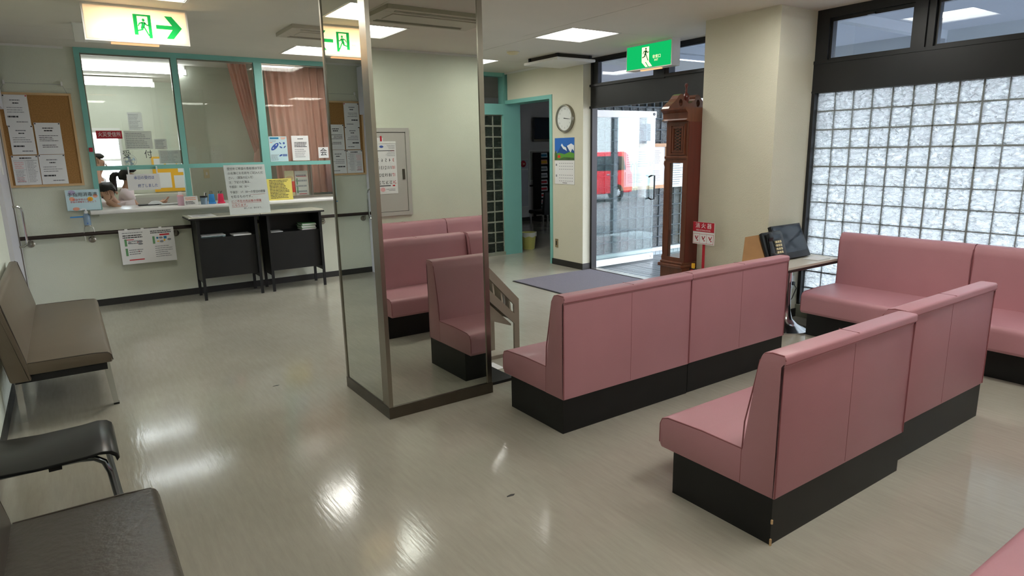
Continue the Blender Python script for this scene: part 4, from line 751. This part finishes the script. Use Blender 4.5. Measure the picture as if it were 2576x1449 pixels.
# ================================================================== PHONE TABLE
T = thing('pedestal_table', 'side table with pale top and chrome trumpet base in the pillar corner', 'table', (5.22, 3.262, 0))
mb('table_top').box(-.50, .50, -.195, .205, .598, .622, .002).build('top', T); mb('dark_rail').box(-.504, .504, -.199, .207, .578, .604, .008).build('edge_band', T)
mb('chrome').lathe([(0, 0), (.205, 0), (.205, .012), (.15, .03), (.10, .055), (.055, .10), (.036, .18), (.03, .32), (.03, .58), (0, .58)], n=32).build('pedestal', T)
T = thing('phone_stand_box', 'tan wooden wedge box under the telephone', 'box', (4.80, 3.435, .6225)); mb('box_wood').prism([(-.235, 0), (.018, 0), (-.002, .235), (-.125, .265)], 0, .25, 'x').build('wedge', T)
ang = math.atan2(.265, .11)
T = thing('telephone', 'black desk telephone with pale keys leaning on the wooden wedge', 'telephone', (4.925, 3.435-.243, .640)); T.rotation_euler = (ang, 0, 0)      # local x across, y up the slope, z out
mb('black_plastic').prism(rpoly([(0, .0), (.275, .0), (.28, .03), (.25, .045), (.03, .032), (0, .02)], [.0, .0, .01, .015, .01, .005]), -.13, .13, 'x', .004).build('body', T)
mb('black_plastic').prism(rpoly([(.02, .034), (.255, .05), (.26, .085), (.215, .085), (.19, .066), (.09, .058), (.075, .075), (.03, .072)], .008, 3), -.122, -.062, 'x', .006).build('handset', T)
for c in range(3):
    for k in range(4): mb('cream_plastic').box(-.012+c*.03, .008+c*.03, .08+k*.03, .10+k*.03, .036+k*.003, .046+k*.003).build('key', T)
mb('screen').box(-.02, .09, .21, .245, .04, .048).build('display', T)
mb('black_plastic').tube([(-.1, .0, .02), (-.15, -.01, .0), (-.17, .02, -.03), (-.16, .06, -.07)], .006).build('cord', T)
T = thing('tablet_monitor', 'black flat monitor leaning back on the phone table', 'monitor', (5.36, 3.285, .638)); T.rotation_euler = (math.radians(-25), 0, 0)
mb('black_plastic').box(-.225, .225, 0, .035, .0, .315, .004).build('case', T); mb('screen').box(-.205, .205, -.002, .001, .055, .298).build('screen', T)
mb('black_plastic').box(-.10, .10, .03, .06, .0, .10).build('stand', T)
stack('leaflet_pile', 'printed leaflets lying flat on the phone table beside the monitor', (5.40, 3.11, .6225), .20, .14, 3, ['paper', 'paper_blue'], jit=.01, t=.002)
T = thing('wall_outlet', 'white power outlet with black cable under the phone table', 'outlet', (5.60, 3.475, .345)); mb('white_gloss').box(-.045, .045, -.008, 0, -.065, .065, .003).build('plate', T); mb('slot').box(-.028, -.010, -.010, -.007, -.05, .05).build('socket', T); mb('black_plastic').box(-.01, .02, -.035, -.007, -.02, .01).build('plug', T)
mb('black_plastic').tube([(.005, -.03, -.01), (.02, -.05, -.05), (-.02, -.04, -.14), (-.08, -.03, -.20), (-.12, -.02, -.24), (-.14, -.03, -.30)], .004, 6).build('cable', T); mb('black_plastic').tube([(-.14, -.03, .10), (-.13, -.03, -.08), (-.10, -.03, -.18), (-.05, -.03, -.24), (-.03, -.03, -.30)], .003, 6).build('cable', T)
# ================================================================== NEAR WALL (seen in the mirror)
T = thing('wall_hatch', 'grey metal service hatch in the near wall', 'hatch', (3.43, 0, .905), PI)
mb('door_grey').box(0, .92, -.02, 0, 0, .045).box(0, .92, -.02, 0, .965, 1.01).box(0, .045, -.02, 0, 0, 1.01).box(.875, .92, -.02, 0, 0, 1.01).build('frame', T); mb('door_grey').box(.05, .87, -.012, -.002, .05, .96).build('door', T); mb('steel_dark').box(.075, .105, -.018, -.012, .42, .54).build('latch', T)
mb('slot').box(.045, .875, -.008, -.002, .045, .965).build('hatch_gap_shade', T); mb('paper').box(.33, .42, -.015, -.012, .86, .90).build('label_plate', T)  # dark sheet behind the hatch door stands in for shade in its gap
T = sheet('big_calendar', 'tall white date calendar with large numerals on the grey hatch', 'calendar', (3.255, .016, 1.165), .36, .60, PI, t=.003)
cx = [.04+i*.047 for i in range(7)]
for rI, st in enumerate((3, 10, 17, 24)):
    for i in range(7): text(T, str(st+i), cx[i], .385-rI*.085, .054, 'ink_red' if i == 0 else 'ink', fit=.032 if st+i > 9 else .017, name='date')
text(T, '1', cx[5], .455, .05, 'ink', fit=.012, name='date'); text(T, '2', cx[6], .455, .05, 'ink', fit=.017, name='date')
rects(T, 'header', 'ink', [(.02, .34, .492, .498), (.09, .33, .088, .098)]); rects(T, 'red_header', 'ink_red', [(.02, .07, .491, .499), (.035, .065, .085, .10), (.015, .022, .118, .124)]); rects(T, 'small_months', 'ink_grey', lines(.16, .43, .485, 5, .1, .9, .3, 2)+lines(.14, .51, .56, 5, .1, .9, .3, 3)+lines(.18, .03, .06, 2, .2, .9, .4, 3)); polys(T, 'logo', 'ink_blue', [ell(.18, .54, .025, .014)]); polys(T, 'stamp', 'pink_ink', [ell(.19, .05, .03, .025)])
mb('red_sign').box(.17, .19, -.006, 0, .60, .66).build('magnet', T); mb('white_gloss').box(0, .36, -.004, 0, .575, .60).build('top_bar', T)
# ================================================================== NEXT ROOM (through the doorway)
YN = 12.41
T = thing('television', 'flat grey television on the wall of the next room', 'television', (9.09, YN-.12, 1.825)); mb('black_plastic').box(0, .92, 0, .05, 0, .55, .008).build('case', T); mb('screen').box(.03, .89, -.002, .001, .07, .53).build('screen', T); mb('steel').box(0.005, .915, -.004, .0, .005, .055).build('speaker_bar', T); mb('black_matte').box(.3, .6, .05, .12, .15, .4).build('mount', T)
T = thing('hydrant_cabinet', 'white hydrant cabinet with a round red alarm lamp in the next room', 'cabinet', (8.45, YN-.02, .33)); mb('white_paint').box(0, .55, 0, .02, 0, 1.11).build('frame', T); mb('lavender').box(.02, .53, -.01, 0, .02, .86).build('door', T); mb('lavender').box(.02, .53, -.01, 0, .89, 1.09).build('upper_panel', T); mb('red_sign').lathe([(0, -.05), (.03, -.045), (.075, -.02), (.075, 0)], .39, 0, 20, 'y', 1.0).build('alarm_lamp', T); mb('cream_plastic').lathe([(0, -.055), (.022, -.05), (.022, -.04)], .39, 0, 12, 'y', 1.0).build('lamp_centre', T)
T = thing('wall_panel', 'grey wall panel with red and green label in the next room', 'panel', (9.02, YN-.015, .92)); mb('white_paint').box(0, .9, 0, .015, 0, .72).build('frame', T); mb('door_grey').box(.03, .87, -.006, 0, .03, .69).build('door', T); mb('red_sign').box(.12, .42, -.012, -.006, .40, .50).build('red_label', T); mb('ink_green').box(.12, .42, -.012, -.006, .35, .39).build('green_label', T)
T = thing('room_handrail', 'short dark handrail on the wall of the next room', 'handrail', (9.02, YN-.045, .82)); mb('dark_rail').tube([(0, 0, 0), (1.2, 0, 0)], .02, 10).build('rail', T)
for x in (.15, 1.0): mb('steel').tube([(x, .045, -.06), (x, 0, -.06), (x, 0, -.01)], .01).build('bracket', T)
T = thing('magazine_rack', 'tall black pamphlet rack in the next room', 'rack', (9.08, YN-.38, 0)); R = random.Random(4)
for x in (0, .27, .54): mb('black_matte').box(x, x+.02, 0, .3, .05, 1.58).build('upright', T)
mb('black_matte').box(-.02, .58, -.02, .33, 0, .05).build('base', T); mb('black_matte').box(0, .56, .28, .30, .05, 1.58).build('back_panel', T)
for k in range(9):
    for c in range(2):
        x = .025+c*.27; z = .22+k*.152; mb('black_matte').box(x, x+.24, .02, .03, z-.01, z+.03).build('pocket', T)
        pm = [('paper', 'ink_teal'), ('paper', 'pink_ink'), ('paper', 'ink_red'), ('paper', 'ink_red'), ('paper', 'ink_red'), ('paper', 'ink_grey'), ('paper', 'ink_grey'), ('orange_ink', 'yellow_ink'), ('paper_blue', 'ink_teal')][k if c == 0 else (k+4) % 9]
        nm_ = {'ink_teal': 'teal-banded', 'pink_ink': 'pink-banded', 'ink_red': 'red-printed', 'ink_grey': 'grey-printed', 'yellow_ink': 'orange and yellow'}[pm[1]]
        P = thing('pamphlet', f"{nm_} pamphlet, tier {k+1} from the base, {'hydrant cabinet' if c == 0 else 'television'} side of the black rack", 'pamphlet', (9.08+x+.02, YN-.38+.045, z+.0), 0, 'pamphlets in the tall rack', math.radians(-10)); mb(pm[0]).box(0, .20, 0, .012, 0, .135).build('cover', P); mb(pm[1]).box(.02, .18, -.001, .0, .055, .105).build('picture', P)
def black_chair(loc, label):
    r = thing('waiting_chair', label, 'chair', loc); mb('black_plastic').prism(rpoly([(0.02, .34), (.50, .34), (.505, .37), (.49, .41), (.02, .405)], [.01, .01, .01, .03, .01]), 0, .50, 'x', .01).build('seat', r); mb('black_plastic').prism(rpoly([(-.03, .33), (.06, .33), (.05, .45), (-.03, .80), (-.08, .80)], [.01, .01, .02, .02, .02]), 0, .50, 'x', .01).build('backrest', r)
    for x in (.01, .46):
        for y in (.02, .45): mb('chrome').box(x, x+.032, y, y+.032, 0, .345).build('leg', r)
    mb('chrome').box(.01, .492, .22, .24, .30, .32).build('stretcher', r); return r
black_chair((8.0, 10.53, 0), 'black vinyl chair with chrome legs in the next room, backrest towards the doorway')
T = thing('waste_bin', 'pale yellow waste bin with a white liner bag in the doorway', 'bin', (6.36, 8.78, 0)); mb('bin_yellow').lathe([(0, 0), (.095, 0), (.10, .01), (.128, .265), (.133, .27), (.133, .28), (.124, .28), (.095, .02), (0, .02)], n=24).build('bucket', T)
lb = mb('bag'); lp = [(.137, .215), (.140, .25), (.137, .285), (.125, .286)]; vs = []; fs = []
for r_, z in lp:
    for j in range(24): a = 2*PI*j/24; k = r_+.004*math.sin(j*2.3); vs.append((k*math.cos(a), k*math.sin(a), z+(.012*math.sin(j*1.7) if z < .22 else 0)))
for i in range(3):
    for j in range(24): fs.append((i*24+j, i*24+(j+1) % 24, (i+1)*24+(j+1) % 24, (i+1)*24+j))
lb.add(vs, fs, True); lb.build('liner', T)
T = thing('round_stool', 'dark green padded stool just inside the doorway', 'stool', (6.36, 9.35, 0)); mb('dark_green').lathe([(0, .30), (.15, .30), (.165, .32), (.165, .35), (.15, .37), (0, .375)], n=24).build('seat', T)
for i in range(4): a = PI/4+i*PI/2; mb('chrome').tube([(.11*math.cos(a), .11*math.sin(a), .30), (.15*math.cos(a), .15*math.sin(a), 0)], .011).build('leg', T)
# ================================================================== PEOPLE
def skin(name, parent, J, E_, m, root, sub=2):
    me = bpy.data.meshes.new(name); keys = list(J); me.from_pydata([J[k][0] for k in keys], [(keys.index(a), keys.index(b)) for a, b in E_], [])
    o = bpy.data.objects.new(name, me); C.objects.link(o); o.modifiers.new('skin', 'SKIN'); 
    sd = me.skin_vertices[0].data
    for i, k in enumerate(keys): r = J[k][1]; sd[i].radius = (r, r) if not isinstance(r, tuple) else r; sd[i].use_root = (k == root)
    sb = o.modifiers.new('sub', 'SUBSURF'); sb.levels = sub; sb.render_levels = sub
    bpy.context.view_layer.update(); m2 = bpy.data.meshes.new_from_object(o.evaluated_get(bpy.context.evaluated_depsgraph_get()))
    bpy.data.objects.remove(o); m2.materials.clear(); m2.materials.append(MATS[m])
    for p in m2.polygons: p.use_smooth = True; p.material_index = 0
    o = bpy.data.objects.new(name, m2); C.objects.link(o); o.parent = parent; return o
def hand_chain(J, E_, wrist, key, d, side, up, curl=.4):
    """palm and five fingers leaving the wrist joint `key`"""
    d = Vector(d).normalized(); s = Vector(side).normalized(); u = Vector(up).normalized(); w = Vector(wrist)
    J[key+'p'] = (w+d*.055, (.030, .018)); E_.append((key, key+'p'))
    for i, (o, l) in enumerate(((-.027, .062), (-.009, .075), (.009, .07), (.026, .055))):
        a = w+d*.085+s*o; b = a+d*l*.55-u*curl*.02; c = b+d*l*.45-u*curl*.045
        for n, p, r in (('a', a, .0095), ('b', b, .0085), ('c', c, .007)): J[f'{key}f{i}{n}'] = (p, r)
        E_ += [(key+'p', f'{key}f{i}a'), (f'{key}f{i}a', f'{key}f{i}b'), (f'{key}f{i}b', f'{key}f{i}c')]
    a = w+d*.03-s*.03; b = a+d*.03-s*.022-u*.01; c = b+d*.028-u*.01
    for n, p, r in (('a', a, .011), ('b', b, .0095), ('c', c, .008)): J[f'{key}t{n}'] = (p, r)
    E_ += [(key, key+'ta'), (key+'ta', key+'tb'), (key+'tb', key+'tc')]
def person(label, loc, rz, pose, cloth, stand=False, hairtail=True):
    """local frame: +y is where the person faces"""
    T = thing('person', label, 'person', loc, rz); P = pose; V3 = Vector
    hip = V3(P['hip']); ch = V3(P['chest']); nk = V3(P['neck']); hd = V3(P['head']); fw = (V3(P['look'])).normalized()
    up = (hd-nk).normalized()
    J = {'hip': (hip, (.14, .11)), 'wst': ((hip+ch)/2, (.12, .09)), 'ch': (ch, (.13, .095)), 'nk0': (ch*.35+nk*.65, (.065, .06)), 'nk': (nk, .05), 'jaw': (hd-up*.055+fw*.025, (.058, .062)), 'hd': (hd+up*.0, (.076, .088)), 'tp': (hd+up*.07, (.07, .082))}
    E_ = [('hip', 'wst'), ('wst', 'ch'), ('ch', 'nk0'), ('nk0', 'nk'), ('nk', 'jaw'), ('jaw', 'hd'), ('hd', 'tp')]
    for sd_, k in ((-1, 'l'), (1, 'r')):
        s, e, w = V3(P['sh'+k]), V3(P['el'+k]), V3(P['wr'+k]); J['s'+k] = (s, .052); J['e'+k] = (e, .038); J['w'+k] = (w, .027); J['m'+k] = ((s+e)/2, .044)
        E_ += [('ch', 's'+k), ('s'+k, 'm'+k), ('m'+k, 'e'+k), ('e'+k, 'w'+k)]
        dd_ = (w-e).normalized(); sv = P.get('hs'+k, (1, 0, 0)); hand_chain(J, E_, w, 'w'+k, P.get('hd'+k, dd_), sv, dd_.cross(V3(sv)), P.get('curl', .5))
        h2 = hip+V3((sd_*.085, .02, -.03)); kn = V3(P['kn'+k]); an = V3(P['an'+k]); J['h'+k] = (h2, .085); J['k'+k] = (kn, .056); J['a'+k] = (an, .037); J['f'+k] = (an+V3((0, .13, -.035)), (.035, .025)); E_ += [('hip', 'h'+k), ('h'+k, 'k'+k), ('k'+k, 'a'+k), ('a'+k, 'f'+k)]
    skin('body', T, J, E_, 'skin', 'hip')
    # tunic with short sleeves and trousers
    Jc = {'hip': (hip, (.155, .125)), 'wst': ((hip+ch)/2, (.135, .105)), 'ch': (ch, (.146, .112)), 'nk0': (ch*.45+nk*.55, (.082, .075))}; Ec = [('hip', 'wst'), ('wst', 'ch'), ('ch', 'nk0')]
    for k in 'lr':
        s, e = V3(P['sh'+k]), V3(P['el'+k]); Jc['s'+k] = (s, .066); Jc['m'+k] = (s*.4+e*.6, .060); Ec += [('ch', 's'+k), ('s'+k, 'm'+k)]
        sd_ = -1 if k == 'l' else 1; h2 = hip+V3((sd_*.085, .02, -.03)); Jc['h'+k] = (h2, .098); Jc['k'+k] = (V3(P['kn'+k]), .07); Jc['a'+k] = (V3(P['an'+k])+V3((0, 0, .03)), .058); Ec += [('hip', 'h'+k), ('h'+k, 'k'+k), ('k'+k, 'a'+k)]
    skin('uniform', T, Jc, Ec, cloth, 'hip')
    # hair: cap around the back of the skull, fringe, tail
    rt = fw.cross(up).normalized(); b = mb('hair'); vs = []; fs = []; NU, NV = 18, 10; c0 = hd+up*.035-fw*.012
    for j in range(NV+1):
        ph = PI*j/NV
        for i in range(NU):
            th = 2*PI*i/NU; x, y, z = math.sin(ph)*math.cos(th), math.sin(ph)*math.sin(th), math.cos(ph)
            front = max(0, y); zz = z
            if y > .15 and zz < .38: k_ = .62; x *= k_; y *= k_; zz = .38+(zz-.38)*.06
            if zz < -.62: zz = -.62
            vs.append(c0+rt*x*.091+fw*y*(.104 if y < .3 else .100)+up*zz*.108)
    for j in range(NV):
        for i in range(NU): fs.append((j*NU+i, j*NU+(i+1) % NU, (j+1)*NU+(i+1) % NU, (j+1)*NU+i))
    b.add(vs, fs, True); hr_ = b.build('hair', T)
    if hairtail:
        q = c0-fw*.095; fb = Vector((-fw.x, -fw.y, 0)).normalized(); dz = Vector((0, 0, 1)); mb('hair').tube([q, q+fb*.02+dz*.004, q+fb*.045+dz*.0, q+fb*.062-dz*.02, q+fb*.07-dz*.055, q+fb*.068-dz*.10, q+fb*.062-dz*.145, q+fb*.055-dz*.185, q+fb*.05-dz*.215], [.024, .027, .032, .036, .038, .036, .03, .02, .006], 12).build('ponytail', hr_)
    fc = mb('hair')
    for s in (-1, 1):
        e = hd+fw*.085+rt*s*.031+up*.004; fc.lathe([(0, -.006), (.009, -.004), (.011, 0), (.009, .004), (0, .006)], e.x, e.y, 8, 'z', e.z); g = e+up*.024; fc.tube([g-rt*.016, g+fw*.004, g+rt*.016], .003, 5)
    fc.build('eyes', T)
    n = hd+fw*.092-up*.02; mb('skin').tube([hd+fw*.088+up*.005, n+fw*.012, n-up*.012], [.006, .013, .008], 8).build('nose', T); m_ = hd+fw*.083-up*.052; mb('pink_seam').tube([m_-rt*.02, m_+fw*.006, m_+rt*.02], .005, 6).build('mouth', T)
    for s in (-1, 1): e = hd+rt*s*.083-fw*.002-up*.012; mb('skin').tube([e-up*.024, e+rt*s*.01, e+up*.028], [.006, .013, .009], 8).build('ear', T)
    return T
def stool(loc, label, h=.43):
    T = thing('office_chair', label, 'chair', loc); mb('dark_green').lathe([(0, h-.06), (.19, h-.06), (.21, h-.04), (.205, h-.01), (.18, h), (0, h)], n=24).build('seat', T); mb('steel').tube([(0, 0, .06), (0, 0, h-.06)], .025).build('post', T)
    for i in range(5): a = 2*PI*i/5; mb('black_plastic').tube([(0, 0, .075), (.24*math.cos(a), .24*math.sin(a), .045)], .018).build('spoke', T); mb('black_plastic').lathe([(0, -.012), (.022, -.012), (.022, .012), (0, .012)], .24*math.cos(a), .24*math.sin(a), 10, 'x', .022).build('caster', T)
# seated clerk resting her face in her hand (faces the counter, slightly to the side)
seat_l = dict(knl=(-.12, .40, .46), knr=(.12, .40, .46), anl=(-.12, .40, .08), anr=(.12, .40, .08))
p1 = dict(hip=(0, 0, .52), chest=(0, .10, .86), neck=(0, .19, 1.03), head=(0, .28, 1.10), look=(0, .75, -.66), shl=(-.165, .12, .93), shr=(.165, .12, .93), ell=(-.20, .36, .86), elr=(.22, .34, .80), wrl=(-.05, .43, 1.00), wrr=(.02, .46, .80), hsl=(.8, .3, .2), hdl=(.25, -.22, .9), **seat_l)
person('clerk in a pale pink uniform bowing her head into her hand behind the counter', (.52, 9.30, 0.12), PI-.35, p1, 'uniform').scale = (1.1, 1.1, 1.02)
stool((.52, 9.30, 0), 'office chair under the clerk who rests her head in her hand', .48)
p2 = dict(hip=(0, 0, .55), chest=(0, .05, .93), neck=(0, .07, 1.09), head=(0, .10, 1.20), look=(0, 1, -.1), shl=(-.165, .05, 1.03), shr=(.165, .05, 1.03), ell=(-.21, .12, .80), elr=(.20, .18, .82), wrl=(-.14, .34, .84), wrr=(.10, .38, .88), **dict(knl=(-.12, .40, .50), knr=(.12, .40, .50), anl=(-.12, .40, .08), anr=(.12, .40, .08)))
person('clerk in a pale pink uniform with a ponytail turned sideways behind the white hanging sign', (.60, 9.72, 0.14), -PI/2-.15, p2, 'uniform').scale = (1.06, 1.06, 1.04)
stool((.60, 9.72, 0), 'office chair under the clerk with the ponytail', .50)
p3 = dict(hip=(0, 0, .88), chest=(0, .02, 1.25), neck=(0, .04, 1.44), head=(0, .07, 1.57), look=(0, 1, -.1), shl=(-.17, .02, 1.36), shr=(.17, .02, 1.36), ell=(-.24, .0, 1.10), elr=(.30, .14, 1.22), wrl=(-.24, .08, .86), wrr=(.12, .10, 1.48), hdr=(-.1, 0, 1), hsr=(0, 1, 0), knl=(-.10, .03, .48), knr=(.10, .03, .48), anl=(-.10, 0, .08), anr=(.10, 0, .08))
person('standing person in white holding a phone to the ear beside the office window', (.36, 10.45, 0), -PI*.62, p3, 'white_cloth', True)
# ================================================================== OUTSIDE
struct(mb('asphalt').box(5.98, 60, -40, 40, -.2, -.12).box(-30, 5.98, 13, 40, -.2, -.12).build('ground'), 'sunlit grey asphalt outside', 'ground')
pf = struct(mb('tile_joint').box(5.96, 9.6, 4.0, 7.05, -.12, -.022).build('floor_porch'), 'dark strip-tiled porch floor outside the entrance', 'floor')
tm = MB().use('tile_grey').box(-.145, .145, -.044, .044, -.01, 0.004).mesh('porch_tile')
for j in range(28):
    for i in range(9):
        x = 6.12+i*.30; y = 4.25+j*.0985+.05
        if y > 7.0: continue
        o = bpy.data.objects.new('porch_tile', tm); C.objects.link(o); o.parent = pf; o.location = (x+.0, y, -.018)
NP = 21; XP0 = 6.02
wp = struct(mb('white_gloss').box(5.98, 9.6, 7.0, 7.16, .045, .09).build('window_6'), 'glass block porch wall outside the open door', 'window')
mb('tile_joint').box(5.98, 9.6, 7.03, 7.15, -.12, .045).build('plinth', wp)
tw = MB().use('tile_wall').box(-.047, .047, -.006, .0, -.06, .06).mesh('wall_tile')
for i in range(34): o = bpy.data.objects.new('wall_tile', tw); C.objects.link(o); o.parent = wp; o.location = (6.06+i*.103, 7.03, -.02)
mp_ = mb('mortar_dark')
for i in range(NP+1): x = XP0+i*PITCHB; mp_.box(x-.0075, x+.0075, 7.066, 7.12, .09, 2.32)
for k in range(15): z = .095+k*PITCHB; mp_.box(XP0, XP0+NP*PITCHB, 7.066, 7.12, z-.0075, min(z+.0075, 2.32))
mp_.build('mortar', wp)
blocks(BO, wp, lambda i, k: (XP0+(i+.5)*PITCHB, 7.095, .095+(k+.5)*PITCHB), NP, 13)
T = thing('outdoor_notice_board', 'wood-framed outdoor notice board with white papers on the porch wall', 'notice board', (6.76, 7.02, 1.02)); BW, BH2 = .99, .675
for a in ((0, BW, 0, .05), (0, BW, BH2-.05, BH2), (0, .05, .05, BH2-.05), (BW-.05, BW, .05, BH2-.05)): mb('board_wood').box(a[0], a[1], -.03, .03, a[2], a[3]).build('frame_bar', T)
mb('paper').box(.05, BW-.05, -.005, .03, .05, BH2-.05).build('panel', T)
for i, (x, z, w, h) in enumerate(((.62, .34, .29, .27), (.62, .08, .26, .23), (.32, .30, .27, .3), (.10, .30, .20, .29), (.10, .07, .4, .2))): po = mb('paper').box(x, x+w, -.012, -.005, z, z+h).build('paper', T); rects(po, 'print', 'ink_grey', [(a+x, b+x, c+z, d_+z) for a, b, c, d_ in lines(w, .03, h-.03, 7, .1, .9, .25, i)], -.0135)
T = sheet('porch_paper', 'white printed sheet on the porch wall beyond the notice board', 'paper', (7.90, 7.05, 1.02), .28, .42, t=.003); rects(T, 'print', 'ink_grey', lines(.28, .03, .38, 10, .1, .9, .3, 5))
T = thing('entrance_canopy', 'pale flat canopy on slim posts outside the window wall', 'canopy', (6.0, 0, 0)); mb('poly').box(.0, 3.2, -6, 7.05, 2.95, 2.96).build('roof', T); mb('house').box(3.05, 3.2, -6, 7.05, 2.75, 2.95).build('fascia', T)
for i in range(6): mb('house').box(.0, 3.1, -5.4+i*2.3, -5.3+i*2.3, 2.85, 2.95).build('beam', T); mb('roof_ext').box(3.0, 3.1, -5.4+i*2.3, -5.3+i*2.3, -.12, 2.85).build('post', T)
# parked red wagon (shows in the open glass door)
T = thing('red_wagon', 'small red boxy wagon parked in the street outside', 'car', (12.75, -2.65, -.12))     # local x 0..3.4 (tail at 3.4), visible side y=0, body towards -y
side = rpoly([(.05, .28), (3.36, .28), (3.40, .55), (3.36, .95), (3.22, 1.58), (3.05, 1.66), (.95, 1.66), (.45, 1.08), (.04, .95)], [.08, .06, .08, .1, .12, .1, .25, .15, .1])
mb('car_red').prism(side, -1.45, 0, 'y', .05).build('body', T)
mb('car_red').prism(rpoly([(2.36, .30), (3.37, .30), (3.40, .55), (3.37, .98), (2.36, .98)], [.02, .05, .06, .05, .02]), -.02, .006, 'y').build('rear_quarter', T)
wm = [[(.75, 1.08), (1.02, 1.52), (1.52, 1.52), (1.52, 1.06)], [(1.58, 1.06), (1.58, 1.52), (2.38, 1.52), (2.38, 1.04)], [(2.46, 1.04), (2.46, 1.52), (2.95, 1.50), (3.08, 1.06)]]
for w_ in wm: mb('car_glass').prism(rpoly(w_, .05), -.01, .009, 'y').build('side_window', T)
mb('car_glass').prism([(3.27, 1.08), (3.385, 1.08), (3.26, 1.54), (3.15, 1.54)], -1.30, -.15, 'y').build('rear_window', T)
for x in (.72, 2.70):
    for y in (0.0, -1.45):
        s = 1 if y == 0 else -1; w_ = mb('tyre').lathe([(.17, -.16*s), (.29, -.15*s), (.30, -.1*s), (.30, -.02*s), (.28, .012*s), (.19, .014*s)], x, y, 28, 'y', .30).build('wheel', T); mb('alloy').lathe([(0, .016*s), (.06, .018*s), (.19, .010*s), (.19, -.05*s), (0, -.05*s)], x, y, 24, 'y', .30).build('hubcap', w_)
        if s == 1:
            for i in range(8): a = 2*PI*i/8; mb('tyre').prism([(x+.09*math.cos(a-.09), .30+.09*math.sin(a-.09)), (x+.17*math.cos(a-.14), .30+.17*math.sin(a-.14)), (x+.17*math.cos(a+.14), .30+.17*math.sin(a+.14)), (x+.09*math.cos(a+.09), .30+.09*math.sin(a+.09))], .012, .0185, 'y').build('vent', w_)
for x in (1.54, 2.40): mb('slot').box(x, x+.012, -.005, .008, .34, 1.5).build('door_gap_shade', T)  # dark strips paint the shade of the gaps between the doors
for x in (1.35, 2.2): mb('chrome').box(x, x+.12, 0, .02, .90, .93).build('door_handle', T)
T = thing('white_house', 'white house across the street', 'house', (11.0, -13.0, -.12)); mb('house').box(0, 14, -6, 0, 0, 6).build('wall', T)
for i in range(4):
    x = 1.2+i*3.3; w_ = mb('roof_ext').box(x, x+1.7, 0, .04, 1.0, 2.4).build('window', T); mb('car_glass').box(x+.08, x+1.62, .04, .05, 1.08, 2.32).build('pane', w_); mb('house').box(x+.8, x+.9, .04, .07, 1.0, 2.4).build('mullion', w_)
mb('roof_ext').box(-.3, 14.3, -6.3, .3, 6, 6.3).build('roof', T)
T = thing('utility_pole', 'pale concrete utility pole by the street', 'pole', (17.4, -3.4, -.12)); mb('house').lathe([(0, 0), (.15, 0), (.11, 7), (0, 7)], n=16).build('shaft', T); mb('roof_ext').box(-.18, .18, .1, .2, 2.0, 2.6).build('box', T)
T = thing('mesh_fence', 'pale slatted street fence beside the pole', 'fence', (18.2, -5.2, -.12))
for i in range(24): mb('fence_ext').box(i*.16, i*.16+.08, 0, .03, .1, 1.3).build('slat', T)
for z in (.2, 1.2): mb('fence_ext').box(0, 3.8, .03, .06, z, z+.06).build('rail', T)
